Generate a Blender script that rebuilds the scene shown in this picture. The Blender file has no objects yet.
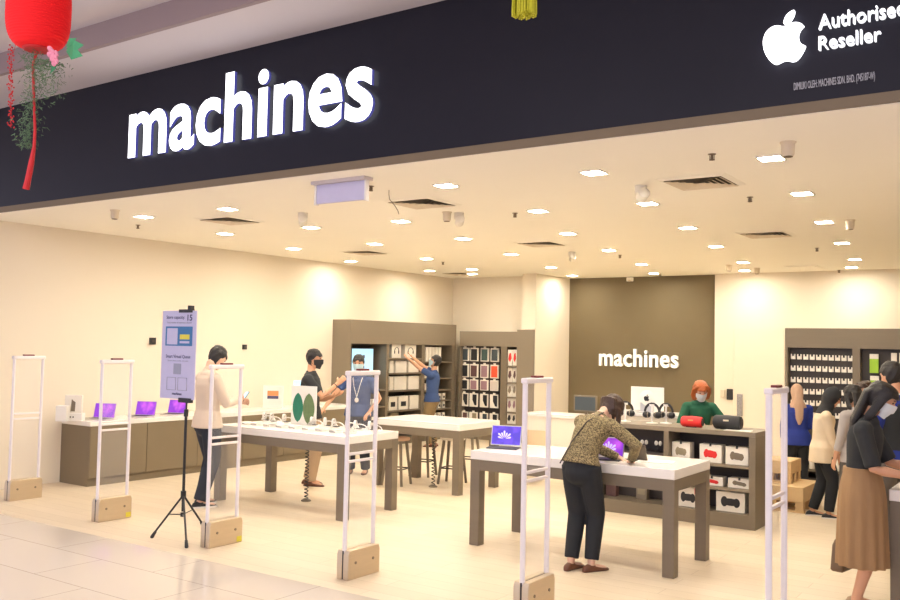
import bpy, bmesh, math, random
from mathutils import Vector, Matrix
R = math.radians
random.seed(7)
SC = bpy.context.scene
COL = SC.collection
V = Vector
# ------------------------------------------------------------------ camera
CF, CYAW, CPI, CRO, CH = 904.3, -.6043, .05, .02, 1.9045
def _basis():
    cy, sy = math.cos(CYAW), math.sin(CYAW); cp, sp = math.cos(CPI), math.sin(CPI)
    f = V((sy*cp, cy*cp, sp)); r = V((cy, -sy, 0)); u = r.cross(f)
    c, s = math.cos(CRO), math.sin(CRO)
    return c*r+s*u, -s*r+c*u, f
CR, CU, CFW = _basis()
def ray(u, v): return CR*((u-450)/CF)+CU*((300-v)/CF)+CFW
def G(u, v, z=0):                       # point of the photo on a level z
    d = ray(u, v); t = (z-CH)/d.z; return V((d.x*t, d.y*t, z))
def AY(u, v, Y):                        # ... on a wall at depth Y
    d = ray(u, v); t = Y/d.y; return V((d.x*t, Y, CH+d.z*t))
def AX(u, v, X):                        # ... on a side wall at X
    d = ray(u, v); t = X/d.x; return V((X, d.y*t, CH+d.z*t))
cam = bpy.data.cameras.new('camera'); cam.sensor_width = 36; cam.lens = CF/900*36
cam.clip_start = .05; cam.clip_end = 200
co = bpy.data.objects.new('camera', cam); COL.objects.link(co)
co.matrix_world = Matrix(((CR.x, CU.x, -CFW.x, 0), (CR.y, CU.y, -CFW.y, 0), (CR.z, CU.z, -CFW.z, CH), (0, 0, 0, 1)))
SC.camera = co
# ------------------------------------------------------------------ materials
def mat(name, col, rough=.5, metal=0, noise=0, scale=20, emit=None, es=0, alpha=1, trans=0, bump=0, coat=0, col2=None, tex='noise', stretch=None):
    m = bpy.data.materials.new(name); m.use_nodes = True
    nt = m.node_tree; b = nt.nodes['Principled BSDF']
    c = (*col, 1)
    b.inputs['Roughness'].default_value = rough; b.inputs['Metallic'].default_value = metal
    tc = nt.nodes.new('ShaderNodeTexCoord'); mp = nt.nodes.new('ShaderNodeMapping')
    nt.links.new(tc.outputs['Object'], mp.inputs[0])
    if stretch: mp.inputs['Scale'].default_value = stretch
    if tex == 'noise': t = nt.nodes.new('ShaderNodeTexNoise')
    elif tex == 'voronoi': t = nt.nodes.new('ShaderNodeTexVoronoi')
    else: t = nt.nodes.new('ShaderNodeTexWave')
    t.inputs['Scale'].default_value = scale
    nt.links.new(mp.outputs[0], t.inputs['Vector'])
    fac = t.outputs['Distance'] if tex == 'voronoi' else (t.outputs['Fac'] if 'Fac' in t.outputs else t.outputs[0])
    cr = nt.nodes.new('ShaderNodeValToRGB')
    if col2 is None:
        n = noise if noise else .03
        cr.color_ramp.elements[0].color = (*[x*(1-n) for x in col], 1)
        cr.color_ramp.elements[1].color = (*[min(1, x*(1+n)) for x in col], 1)
    else:
        cr.color_ramp.elements[0].color = c; cr.color_ramp.elements[1].color = (*col2, 1)
        cr.color_ramp.elements[0].position = .42; cr.color_ramp.elements[1].position = .58
    nt.links.new(fac, cr.inputs[0]); nt.links.new(cr.outputs[0], b.inputs['Base Color'])
    if emit:
        b.inputs['Emission Color'].default_value = (*emit, 1); b.inputs['Emission Strength'].default_value = es
    if trans: b.inputs['Transmission Weight'].default_value = trans; b.inputs['IOR'].default_value = 1.3
    if alpha < 1: b.inputs['Alpha'].default_value = alpha
    if coat: b.inputs['Coat Weight'].default_value = coat
    if bump:
        bp = nt.nodes.new('ShaderNodeBump'); bp.inputs['Strength'].default_value = bump; bp.inputs['Distance'].default_value = .01
        nt.links.new(fac, bp.inputs['Height']); nt.links.new(bp.outputs[0], b.inputs['Normal'])
    return m
M = {}
def D(n, *a, **k): M[n] = mat(n, *a, **k)
D('wall_cream', (.79, .71, .58), .85, noise=.015, scale=1.5)
D('ceiling_white', (.95, .91, .80), .9, noise=.015, scale=1)
D('brown_wall', (.165, .130, .075), .6, noise=.04, scale=3)
D('fascia', (.014, .0135, .022), .40, noise=.08, scale=3)
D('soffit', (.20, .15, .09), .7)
D('mall_plaster', (.60, .55, .56), .8, noise=.02, scale=1)
D('mall_band_shaded', (.30, .23, .23), .8, noise=.02, scale=1)  # shade on the ceiling step face, put into its colour
D('taupe', (.185, .147, .100), .45, noise=.05, scale=4, stretch=(1, 1, 8))
D('taupe_light', (.23, .185, .13), .5, noise=.04, scale=4)
D('taupe_front', (.20, .155, .095), .5, noise=.05, scale=3)
D('shelf_dark', (.045, .034, .030), .5)
D('white_top', (.83, .79, .74), .22, noise=.01)
D('gate_white', (.88, .82, .80), .3)
D('white', (.80, .77, .72), .5)
D('pack_white', (.82, .77, .68), .5)
D('gate_base', (.62, .50, .34), .33, metal=.55, noise=.05, scale=8, stretch=(1, 1, 12))
D('steel', (.5, .48, .45), .25, metal=1)
D('red_dark', (.16, .01, .012), .3)
D('black', (.012, .012, .014), .45)
D('black_soft', (.02, .02, .022), .8, noise=.1)
D('pale_lavender', (.55, .53, .72), .6)
D('ink', (.06, .06, .14), .7)
D('blue_panel', (.04, .17, .38), .5)
D('yellow', (.75, .66, .06), .5)
D('orange', (.75, .28, .1), .5)
D('qr_grey', (.33, .34, .44), .7)
D('lantern_red', (.75, .003, .006), .8, noise=.06, emit=(1, .0, .005), es=.10)
D('silk_red', (.55, .012, .015), .6, noise=.2)
D('moss', (.10, .17, .08), .8, noise=.35, scale=40)
D('leaf', (.03, .28, .10), .5, noise=.2)
D('pink', (.80, .28, .38), .6, noise=.15)
D('tassel_yellow', (.62, .60, .03), .6, noise=.25, scale=60)
D('sign_white', (.9, .9, .95), .4, emit=(.95, .97, 1), es=1.5)
D('sign_soft', (.9, .9, .95), .4, emit=(.95, .97, 1), es=.55)
D('sign_side', (.10, .10, .30), .4, emit=(.16, .18, 1), es=.12)
D('sign_inner', (.9, .88, .82), .4, emit=(1, .94, .8), es=.35)
D('sign_small', (.5, .5, .52), .5)
D('lamp', (.9, .9, .85), .4, emit=(1, .92, .78), es=145)
D('lamp_trim', (.8, .76, .66), .5)
D('vent', (.70, .60, .45), .5)
D('vent_dark', (.06, .045, .03), .7)
D('purple', (.16, .03, .42), .25, emit=(.3, .05, .75), es=.35, col2=(.55, .12, .6), scale=6)
D('purple_deep', (.05, .03, .30), .2, emit=(.10, .06, .65), es=.4, col2=(.12, .06, .55), scale=9)
D('petal', (.5, .45, .9), .3, emit=(.5, .45, 1), es=.6)
D('screen_blue', (.35, .62, .78), .3, emit=(.42, .75, .95), es=.55)
D('silver', (.55, .54, .52), .3, metal=.9)
D('keyboard', (.03, .03, .035), .6)
D('wood_pale', (.66, .46, .24), .6, noise=.1, scale=3, stretch=(1, 8, 1))
D('wood_seat', (.62, .40, .27), .5, noise=.1, scale=4)
D('stool_white', (.75, .68, .58), .5)
D('red', (.70, .02, .02), .5)
D('khaki_box', (.30, .25, .16), .6)
D('clear', (.98, .97, .96), .08, alpha=.06)
D('frosted', (.80, .78, .74), .25, alpha=.35)
D('teal_green', (.01, .16, .09), .3, noise=.3)
D('olive_green', (.11, .17, .07), .3, noise=.3)
D('lime', (.32, .55, .03), .5)
D('case_slate', (.05, .065, .075), .5); D('case_black', (.018, .018, .02), .5); D('case_pine', (.05, .09, .08), .5)
D('case_brown', (.12, .06, .055), .5); D('case_mauve', (.33, .19, .22), .5); D('case_orange', (.85, .10, .04), .5); D('case_chalk', (.7, .62, .56), .5)
D('mask_blue', (.45, .62, .68), .8); D('mask_white', (.68, .72, .76), .8); D('mask_black', (.02, .02, .022), .8)
D('skin', (.62, .33, .20), .5, noise=.04, scale=8); D('skin_pale', (.72, .45, .32), .5, noise=.04, scale=8); D('skin_tan', (.48, .23, .13), .5, noise=.04, scale=8)
D('hair_black', (.012, .009, .008), .45, noise=.4, scale=60, stretch=(4, 4, 1), bump=.4)
D('hair_brown', (.05, .025, .015), .4, noise=.5, scale=50, stretch=(4, 4, 1), bump=.4)
D('hair_ginger', (.42, .10, .02), .4, noise=.4, scale=50, stretch=(4, 4, 1), bump=.4)
D('cream_shirt', (.66, .54, .42), .85, noise=.05, scale=6, bump=.25)
D('navy_trouser', (.018, .022, .035), .85, noise=.2, scale=6, bump=.3)
D('polo_black', (.022, .024, .026), .85, noise=.15, scale=8, bump=.3)
D('khaki', (.42, .29, .18), .85, noise=.08, scale=8, bump=.3)
D('khaki_dark', (.22, .15, .07), .85, noise=.08, scale=8, bump=.3)
D('tee_blue', (.035, .07, .19), .85, noise=.12, scale=8, bump=.3)
D('royal_blue', (.015, .035, .25), .85, noise=.12, scale=8, bump=.3)
D('blouse', (.05, .035, .012), .8, tex='noise', scale=110, col2=(.36, .28, .14))
D('trouser_black', (.012, .014, .018), .8, noise=.2, scale=6, bump=.3)
D('green_top', (.012, .10, .05), .85, noise=.15, scale=8, bump=.3)
D('beige_scarf', (.48, .31, .21), .8, noise=.15, scale=8, stretch=(6, 6, 1), bump=.4)
D('cream_jacket', (.74, .60, .42), .85, noise=.05, scale=8, bump=.3)
D('grey_shirt', (.42, .38, .36), .85, noise=.05, scale=8, bump=.3)
D('grey_trouser', (.12, .105, .09), .85, noise=.1, scale=8, bump=.3)
D('skirt', (.33, .195, .09), .8, noise=.08, scale=8, stretch=(6, 6, 1), bump=.3)
D('leather', (.14, .05, .022), .4, noise=.1); D('bag_taupe', (.15, .095, .05), .5, noise=.1)
D('shoe_beige', (.45, .32, .20), .6); D('eye', (.02, .012, .01), .2); D('lips', (.45, .15, .12), .5); D('brow', (.02, .012, .008), .8)

def mapped(m, kind):
    """procedural plank / tile floor patterns in world coordinates"""
    nt = m.node_tree; b = nt.nodes['Principled BSDF']
    tc = nt.nodes.new('ShaderNodeTexCoord'); mp = nt.nodes.new('ShaderNodeMapping'); br = nt.nodes.new('ShaderNodeTexBrick')
    nt.links.new(tc.outputs['Object'], mp.inputs[0]); nt.links.new(mp.outputs[0], br.inputs['Vector'])
    br.inputs['Scale'].default_value = 1; br.inputs['Mortar Smooth'].default_value = .1
    nz = nt.nodes.new('ShaderNodeTexNoise'); mx = nt.nodes.new('ShaderNodeMix'); mx.data_type = 'RGBA'; mx.blend_type = 'MULTIPLY'
    if kind == 'tile':
        mp.inputs['Location'].default_value = (.12, .62-4.2 % .62+.0, 0)
        br.inputs['Brick Width'].default_value = 1.36; br.inputs['Row Height'].default_value = .62
        br.inputs['Mortar Size'].default_value = .004; br.inputs['Color1'].default_value = (.74, .66, .57, 1); br.inputs['Color2'].default_value = (.72, .64, .55, 1)
        br.inputs['Mortar'].default_value = (.42, .34, .28, 1); nz.inputs['Scale'].default_value = 2.5
        b.inputs['Roughness'].default_value = .10; a = .94
    else:
        br.inputs['Brick Width'].default_value = 1.8; br.inputs['Row Height'].default_value = .19
        br.inputs['Mortar Size'].default_value = .002; br.inputs['Color1'].default_value = (.80, .67, .50, 1); br.inputs['Color2'].default_value = (.75, .62, .45, 1)
        br.inputs['Mortar'].default_value = (.52, .39, .26, 1); nz.inputs['Scale'].default_value = 3
        mp2 = nt.nodes.new('ShaderNodeMapping'); mp2.inputs['Scale'].default_value = (1, 14, 1)
        nt.links.new(tc.outputs['Object'], mp2.inputs[0]); nt.links.new(mp2.outputs[0], nz.inputs['Vector'])
        b.inputs['Roughness'].default_value = .42; a = .88
    cr = nt.nodes.new('ShaderNodeValToRGB'); cr.color_ramp.elements[0].color = (a, a, a, 1); cr.color_ramp.elements[1].color = (1, 1, 1, 1)
    nt.links.new(nz.outputs['Fac'], cr.inputs[0]); mx.inputs[0].default_value = 1
    nt.links.new(br.outputs['Color'], mx.inputs[6]); nt.links.new(cr.outputs[0], mx.inputs[7]); nt.links.new(mx.outputs[2], b.inputs['Base Color'])
D('tile_floor', (.6, .5, .45), .1); mapped(M['tile_floor'], 'tile')
D('plank_floor', (.7, .56, .4), .4); mapped(M['plank_floor'], 'plank')
for _n in ('fascia', 'wall_cream', 'ceiling_white', 'brown_wall'): M[_n].node_tree.nodes['Principled BSDF'].inputs['Specular IOR Level'].default_value = .18
# ------------------------------------------------------------------ mesh helpers
def xf(p, T): return T @ p if T is not None else p
class MB:
    def __init__(s): s.v = []; s.f = []
    def add(s, vs, fs, T=None):
        n = len(s.v); s.v += [xf(V(p), T) for p in vs]; s.f += [[i+n for i in f] for f in fs]; return s
    def box(s, x0, x1, y0, y1, z0, z1, T=None):
        vs = [(x, y, z) for x in (x0, x1) for y in (y0, y1) for z in (z0, z1)]
        return s.add(vs, [(0, 1, 3, 2), (4, 6, 7, 5), (0, 4, 5, 1), (2, 3, 7, 6), (0, 2, 6, 4), (1, 5, 7, 3)], T)
    def loft(s, rings, T=None, caps=True):
        n = len(rings[0]); vs = [p for r in rings for p in r]; fs = []
        for i in range(len(rings)-1):
            for j in range(n): fs.append((i*n+j, i*n+(j+1) % n, (i+1)*n+(j+1) % n, (i+1)*n+j))
        if caps: fs.append(tuple(reversed(range(n)))); fs.append(tuple((len(rings)-1)*n+j for j in range(n)))
        return s.add(vs, fs, T)
    def tube(s, pts, r, n=8, T=None, xdir=None, round_ends=False):
        """r: number, list, or list of (rx, ry); rings perpendicular to the path"""
        pts = [V(p) for p in pts]; k = len(pts)
        rr = [r]*k if isinstance(r, (int, float, tuple)) else list(r)
        rr = [(q, q) if isinstance(q, (int, float)) else q for q in rr]
        if round_ends:
            d0 = (pts[0]-pts[1]).normalized(); d1 = (pts[-1]-pts[-2]).normalized()
            a, b = rr[0], rr[-1]; ma, mb = min(a), min(b)
            pts = [pts[0]+d0*ma*.95, pts[0]+d0*ma*.65]+pts+[pts[-1]+d1*mb*.65, pts[-1]+d1*mb*.95]
            rr = [(a[0]*.3, a[1]*.3), (a[0]*.75, a[1]*.75)]+rr+[(b[0]*.75, b[1]*.75), (b[0]*.3, b[1]*.3)]
            k = len(pts)
        X = V(xdir) if xdir is not None else None; rings = []
        for i, p in enumerate(pts):
            t = (pts[min(i+1, k-1)]-pts[max(i-1, 0)]).normalized()
            x = X if X is not None else (V((0, 0, 1)) if abs(t.z) < .9 else V((1, 0, 0)))
            x = x-t*x.dot(t)
            if x.length < 1e-4: x = t.orthogonal()
            x.normalize(); y = t.cross(x); X = x
            rings.append([p+x*(rr[i][0]*math.cos(2*math.pi*j/n))+y*(rr[i][1]*math.sin(2*math.pi*j/n)) for j in range(n)])
        return s.loft(rings, T)
    def cyl(s, p0, p1, r0, r1=None, n=16, T=None): return s.tube([p0, p1], [r0, r0 if r1 is None else r1], n, T)
    def ell(s, c, r, T=None, n=16, m=10):
        c = V(c); rings = []
        for i in range(1, m):
            a = math.pi*i/m
            rings.append([c+V((r[0]*math.sin(a)*math.cos(2*math.pi*j/n), r[1]*math.sin(a)*math.sin(2*math.pi*j/n), -r[2]*math.cos(a))) for j in range(n)])
        b = len(s.v); s.loft(rings, T, caps=False)
        e = len(s.v); s.v += [xf(c-V((0, 0, r[2])), T), xf(c+V((0, 0, r[2])), T)]
        for j in range(n):
            s.f.append([b+(j+1) % n, b+j, e]); s.f.append([e-n+j, e-n+(j+1) % n, e+1])
        return s
    def lathe(s, prof, T=None, n=24, sy=1):
        return s.loft([[V((max(r, .0005)*math.cos(2*math.pi*j/n), max(r, .0005)*sy*math.sin(2*math.pi*j/n), z)) for j in range(n)] for r, z in prof], T)
    def prism(s, poly, y0, y1, T=None):   # polygon in xz, extruded in y
        n = len(poly)
        return s.add([(x, y0, z) for x, z in poly]+[(x, y1, z) for x, z in poly],
                     [tuple(range(n)), tuple(reversed(range(n, 2*n)))]+[(i, i+n, (i+1) % n+n, (i+1) % n) for i in range(n)], T)
    def build(s, name, m, parent=None, label=None, smooth=35, bevel=0, loc=None, rz=0):
        me = bpy.data.meshes.new(name); me.from_pydata([tuple(p) for p in s.v], [], s.f)
        bm = bmesh.new(); bm.from_mesh(me); bmesh.ops.recalc_face_normals(bm, faces=bm.faces); bm.to_mesh(me); bm.free()
        return link(name, me, m, parent, label, smooth, bevel, loc, rz)
def link(name, me, m, parent=None, label=None, smooth=35, bevel=0, loc=None, rz=0):
    me.materials.clear(); me.materials.append(M[m] if isinstance(m, str) else m)
    if smooth:
        me.polygons.foreach_set('use_smooth', [True]*len(me.polygons))
        me.set_sharp_from_angle(angle=R(smooth))
    o = bpy.data.objects.new(name, me); COL.objects.link(o)
    if parent: o.parent = parent
    if label: o['label'] = label
    if loc is not None: o.location = loc
    o.rotation_euler.z = rz
    if bevel:
        b = o.modifiers.new('bevel', 'BEVEL'); b.width = bevel; b.segments = 2; b.limit_method = 'ANGLE'
    return o
def tag(o, label, cat, group=None):
    o['label'] = label; o['category'] = cat
    if group: o['group'] = group
    return o
def thing(name, label, cat, loc=(0, 0, 0), rz=0, group=None):
    o = bpy.data.objects.new(name, None); COL.objects.link(o); o.empty_display_size = .1
    o.location = loc; o.rotation_euler.z = rz
    return tag(o, label, cat, group)
def struct(name, mb, m, **k):
    o = mb.build(name, m, **k)
    if not k.get('parent'): o['kind'] = 'structure'
    return o
def dup(root, loc, rz=None, label=None, group=None):
    r = root.copy(); COL.objects.link(r); r.location = loc
    if rz is not None: r.rotation_euler.z = rz
    if label: r['label'] = label
    if group: r['group'] = group
    for ch in list(root.children):
        c = ch.copy(); COL.objects.link(c); c.parent = r
        for g in list(ch.children):
            d = g.copy(); COL.objects.link(d); d.parent = c
    return r
ORD = ['first', 'second', 'third', 'fourth', 'fifth', 'sixth', 'seventh', 'eighth', 'ninth', 'tenth', 'eleventh', 'twelfth', 'thirteenth', 'fourteenth', 'fifteenth']
def nth(i, n): return 'last' if i == n-1 and n > 2 else ORD[i]
def mesh_of(ob):
    dg = bpy.context.evaluated_depsgraph_get(); dg.update()
    me = bpy.data.meshes.new_from_object(ob.evaluated_get(dg)); return me
def text_raw(s, extrude=.02, offset=0, space=1.0, shear=0):
    cu = bpy.data.curves.new('t', 'FONT'); cu.body = s; cu.extrude = extrude; cu.offset = offset; cu.space_character = space; cu.shear = shear
    cu.resolution_u = 4
    o = bpy.data.objects.new('t', cu); COL.objects.link(o); bpy.context.view_layer.update(); me = mesh_of(o)
    bpy.data.objects.remove(o); bpy.data.curves.remove(cu); return me
def text_fit(s, x0, x1, z0, z1, y, depth, offset=0, space=1.0):
    """text mesh in the xz plane facing -Y, fitted to a rectangle; returns mesh"""
    me = text_raw(s, .5, offset, space)
    xs = [v.co.x for v in me.vertices]; ys = [v.co.y for v in me.vertices]; a, b, c, d = min(xs), max(xs), min(ys), max(ys)
    for v in me.vertices:
        x, h, e = v.co
        v.co = (x0+(x-a)/(b-a)*(x1-x0), y-depth*(e+.5), z0+(h-c)/(d-c)*(z1-z0))
    bm = bmesh.new(); bm.from_mesh(me); bmesh.ops.remove_doubles(bm, verts=bm.verts, dist=1e-5); bmesh.ops.recalc_face_normals(bm, faces=bm.faces); bm.to_mesh(me); bm.free()
    return me
def split_letters(me):
    """islands of a text mesh gathered into letters by their overlap in x"""
    bm = bmesh.new(); bm.from_mesh(me); bm.verts.ensure_lookup_table(); seen = set(); isl = []
    for v in bm.verts:
        if v.index in seen: continue
        st = [v]; seen.add(v.index); g = []
        while st:
            w = st.pop(); g.append(w.index)
            for e in w.link_edges:
                q = e.other_vert(w)
                if q.index not in seen: seen.add(q.index); st.append(q)
        xs = [bm.verts[i].co.x for i in g]; isl.append([min(xs), max(xs), set(g)])
    isl.sort(key=lambda t: t[0]); out = []
    for a, b, g in isl:
        if out and min(b, out[-1][1])-max(a, out[-1][0]) > .5*min(b-a, out[-1][1]-out[-1][0]):
            out[-1] = [min(a, out[-1][0]), max(b, out[-1][1]), out[-1][2] | g]
        else: out.append([a, b, g])
    res = []
    for a, b, g in out:
        ix = sorted(g); mp = {k: i for i, k in enumerate(ix)}
        m2 = bpy.data.meshes.new('letter'); m2.from_pydata([tuple(bm.verts[i].co) for i in ix], [], [[mp[v.index] for v in f.verts] for f in bm.faces if f.verts[0].index in g])
        res.append(m2)
    bm.free(); return res
def front_side(me, front, side):
    """front caps one material, side walls the other"""
    me.materials.clear(); me.materials.append(M[front]); me.materials.append(M[side])
    for p in me.polygons: p.material_index = 0 if abs(p.normal.y) > .7 else 1
# ================================================================== THE SETTING
WX, CZ, FB, FY, MZ = -11.04, 3.35, 3.42, 5.67, 4.60
B1, B2 = 16.1, 17.0
struct('floor', MB().box(-18, 5, 5.36, 19, -.1, 0), 'plank_floor')
o = struct('floor_mall', MB().box(-18, 5, -4, 5.36, -.1, 0), 'tile_floor')
struct('ceiling', MB().box(-11.3, 2.2, FY+.02, 17.9, CZ, CZ+.1), 'ceiling_white')
struct('wall_left', MB().box(WX-.2, WX, 5.72, B1+.2, 0, CZ), 'wall_cream')
struct('wall_back_left', MB().box(WX-.2, -8.9, B1, B2+.2, 0, CZ), 'wall_cream')
xs = AY(534, 400, 15.56).x; xc1 = xs+.01
struct('trim_column', MB().box(xs-.15, xc1, B1-.001, B2+.2, 0, CZ).box(xs, xc1, 15.56, B1, 0, CZ).box(-9.0, xs, 15.56, B1, 2.25, CZ), 'wall_cream')
bx1 = AY(717, 281, B2).x
struct('wall_back_feature', MB().box(xc1, bx1, B2, B2+.2, 0, CZ), 'brown_wall')
struct('wall_back_right', MB().box(bx1, 2.2, B2-.12, B2+.2, 0, CZ), 'wall_cream')
struct('wall_right', MB().box(2.0, 2.2, 5.72, B2, 0, CZ), 'wall_cream')
struct('trim_fascia', MB().box(-18, 5, FY, FY+.019, FB, MZ).box(-18, 5, FY+.019, FY+.22, CZ+.101, MZ), 'fascia')
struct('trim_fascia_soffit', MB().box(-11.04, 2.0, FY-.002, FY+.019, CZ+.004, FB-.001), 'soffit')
struct('trim_jamb_left', MB().box(-18, WX, FY, FY+.22, 0, FB), 'wall_cream')
struct('trim_jamb_right', MB().box(2.0, 5, FY, FY+.22, 0, FB), 'wall_cream')
struct('ceiling_mall_band', MB().box(-18, 5, 4.95, FY+.2, MZ, MZ+.25), 'mall_plaster')
struct('trim_mall_cove', MB().box(-18, 5, 4.90, 4.95, MZ, MZ+.22), 'mall_band_shaded')
struct('ceiling_mall', MB().box(-18, 5, 1.2, 4.90, MZ+.22, MZ+.3), 'mall_plaster')
dA, dB = AY(735, 330, B2-.12), AY(785, 330, B2-.12)
dr = MB().box(dA.x, dB.x, B2-.16, B2-.12, 0, dA.z).build('door_1', 'wall_cream'); dr['kind'] = 'structure'
fr = MB().box(dA.x-.03, dA.x-.005, B2-.155, B2-.12, 0, dA.z+.03).box(dB.x+.005, dB.x+.03, B2-.155, B2-.12, 0, dA.z+.03).box(dA.x-.03, dB.x+.03, B2-.155, B2-.12, dA.z+.006, dA.z+.03)
fr.build('door_frame', 'wall_cream', dr)
h = AY(740, 405, B2-.17)
MB().box(h.x-.05, h.x+.05, B2-.2, B2-.16, h.z-.2, h.z+.2).build('door_handle', 'steel', dr)
a = AY(726, 393, B2-.13)
t = thing('card_reader', 'small black access reader on the white wall left of the flush door', 'card reader', (a.x, B2-.12, a.z))
MB().box(.02, .14, -.04, 0, -.12, .08).build('reader_body', 'black', t, bevel=.006)
MB().box(-.1, -.02, -.03, 0, -.08, .06).build('keypad', 'vent', t, bevel=.004)

# ================================================================== SIGNS ON THE FASCIA
hz = AY(236, 76, FY); hb = AY(236, 141, FY)
xa, xb = AY(128.5, 140, FY-.06).x, AY(373, 95, FY-.06).x
sg = thing('shop_sign', 'large glowing white lowercase letters reading machines on the dark fascia', 'sign', ((xa+xb)/2, FY, 3.74))
me = text_fit('machines', xa, xb, 3.725, hz.z+.02, FY-.03, .03, offset=.024, space=1.03)
for i, lm in enumerate(split_letters(me)):
    for v in lm.vertices: v.co -= V(((xa+xb)/2, FY, 3.74))
    o = link('letter', lm, 'sign_white', sg, smooth=0); front_side(lm, 'sign_white', 'sign_side')
pn = MB()

# ---- inner sign on the brown wall
xa, xb = AY(600.5, 364, B2).x, AY(679.5, 366, B2).x
z0, z1 = AY(640, 367, B2).z, AY(640, 349, B2).z
sg2 = thing('wall_sign', 'white raised letters reading machines on the brown back wall', 'sign', ((xa+xb)/2, B2, z0))
me = text_fit('machines', xa, xb, z0, z1, B2-.02, .06, offset=.018, space=1.05)
for lm in split_letters(me):
    for v in lm.vertices: v.co -= V(((xa+xb)/2, B2, z0))
    link('letter', lm, 'sign_inner', sg2, smooth=0); front_side(lm, 'sign_inner', 'white')

# ---- apple emblem
BODY = (12.152, 6.896, "-.948 0 -2.415 -1.078 -3.96 -1.04 -2.04 .027 -3.91 1.183 -4.961 3.014 -2.117 3.675 -.546 9.103 1.519 12.09 1.013 1.454 2.208 3.09 3.792 3.039 1.52 -.065 2.09 -.987 3.935 -.987 1.831 0 2.35 .987 3.96 .948 1.637 -.026 2.676 -1.48 3.676 -2.948 1.156 -1.688 1.636 -3.325 1.662 -3.415 -.039 -.013 -3.182 -1.221 -3.22 -4.857 -.026 -3.04 2.48 -4.494 2.597 -4.559 -1.429 -2.09 -3.623 -2.324 -4.39 -2.376 -2 -.156 -3.675 1.09 -4.61 1.09")
LEAF = (15.53, 3.83, ".843 -1.012 1.4 -2.427 1.245 -3.83 -1.207 .052 -2.662 .805 -3.532 1.818 -.78 .896 -1.454 2.338 -1.273 3.714 1.338 .104 2.715 -.688 3.559 -1.701")
def outline(P, n=7):
    x, y, d = P; q = [float(k) for k in d.split()]; pts = [(x, y)]
    for i in range(0, len(q), 6):
        a = (x, y); b = (x+q[i], y+q[i+1]); c = (x+q[i+2], y+q[i+3]); e = (x+q[i+4], y+q[i+5])
        for k in range(1, n+1):
            t = k/n; u = 1-t
            pts.append(tuple(u**3*a[j]+3*u*u*t*b[j]+3*u*t*t*c[j]+t**3*e[j] for j in (0, 1)))
        x, y = e
    if math.dist(pts[0], pts[-1]) < .02: pts.pop()
    return pts
def emblem(x0, x1, z0, z1, y0, y1):
    out = []
    for P in (BODY, LEAF):
        mb = MB().prism([(x0+(x-2.3)/(20.9-2.3)*(x1-x0), z1-yy/24*(z1-z0)) for x, yy in outline(P)], y0, y1)
        out.append(mb)
    return out
ax0, ax1 = AY(763, 40, FY-.05).x, AY(803, 36, FY-.05).x
az1, az0 = AY(790, 10.5, FY-.05).z, AY(783, 62.5, FY-.05).z
em = thing('apple_emblem', 'glowing white bitten apple emblem on the dark fascia', 'emblem', ((ax0+ax1)/2, FY, az0))
for n, mb in zip(('apple_body', 'apple_leaf'), emblem(ax0-em.location.x, ax1-em.location.x, 0, az1-az0, -.05, -.02)):
    o = mb.build(n, 'sign_white', em, smooth=0)
MB().cyl((0, -.03, .2), (0, 0, .2), .02).build('mounting_pin', 'steel', em)
ts = thing('reseller_sign', 'glowing white words Authorised Reseller beside the apple emblem', 'sign', (AY(820, 40, FY).x, FY, AY(820, 50, FY).z))
x0 = ts.location.x; zz = ts.location.z
xA = AY(820, 35, FY).x
za1, za0 = AY(823, 16.5, FY).z, AY(823, 31, FY).z
me = text_fit('Authorised', xA, AY(906, 15, FY).x, za0-.0, za1, FY-.01, .035, offset=0, space=1.0)
for v in me.vertices: v.co -= ts.location
link('upper_line', me, 'sign_soft', ts, smooth=0)
zb1, zb0 = AY(823, 38, FY).z, AY(823, 51.5, FY).z
me = text_fit('Reseller', xA, AY(882, 42, FY).x, zb0, zb1, FY-.01, .035, offset=0, space=1.0)
for v in me.vertices: v.co -= ts.location
link('lower_line', me, 'sign_soft', ts, smooth=0)
a, b = AY(794, 86, FY), AY(875, 76, FY)
me = text_fit('DIMILIKI OLEH: MACHINES SDN. BHD. (745187-W)', a.x, b.x, (a.z+b.z)/2-.037, (a.z+b.z)/2+.022, FY, .006)
o = link('wall_lettering', me, 'sign_small', smooth=0)
tag(o, 'tiny grey ownership line of capitals low on the fascia under the apple emblem', 'lettering')

# ================================================================== CEILING FIXTURES
LP = [(446,185),(594,172),(771,157.5),(802,193),(824,221.5),(842,242.5),(855,259),(865,272.5),(716,246),(743,262),(762.5,275),(537.8,210.4),(647.8,203),(687.8,227.3),(567.8,233),(608.9,249.8),(641.8,264),(668.9,276),(511,253.8),(551,267),(587,277.8),(327.8,198),(311,227),(401,220.7),(374.4,243.5),(350.7,261),(463.3,238.2),(426.7,258.4),(472,269),(143.8,216.2),(227.8,208.4),(225,233.3),(293.8,248.2)]
pts = [G(u, v, CZ) for u, v in LP]
pts += [V((-10.3, 14.2, CZ)), V((-9.9, 15.1, CZ))]
for p in pts: p.y = min(p.y, 16.25)
rows = {}
for p in pts:
    k = min(range(6), key=lambda i: abs([6.7, 8.35, 10.2, 12.2, 14.5, 17][i]-p.y)); rows.setdefault(k, []).append(p)
lt = None
RW = ['front row', 'second row', 'third row', 'fourth row', 'fifth row', 'rearmost row']
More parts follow.
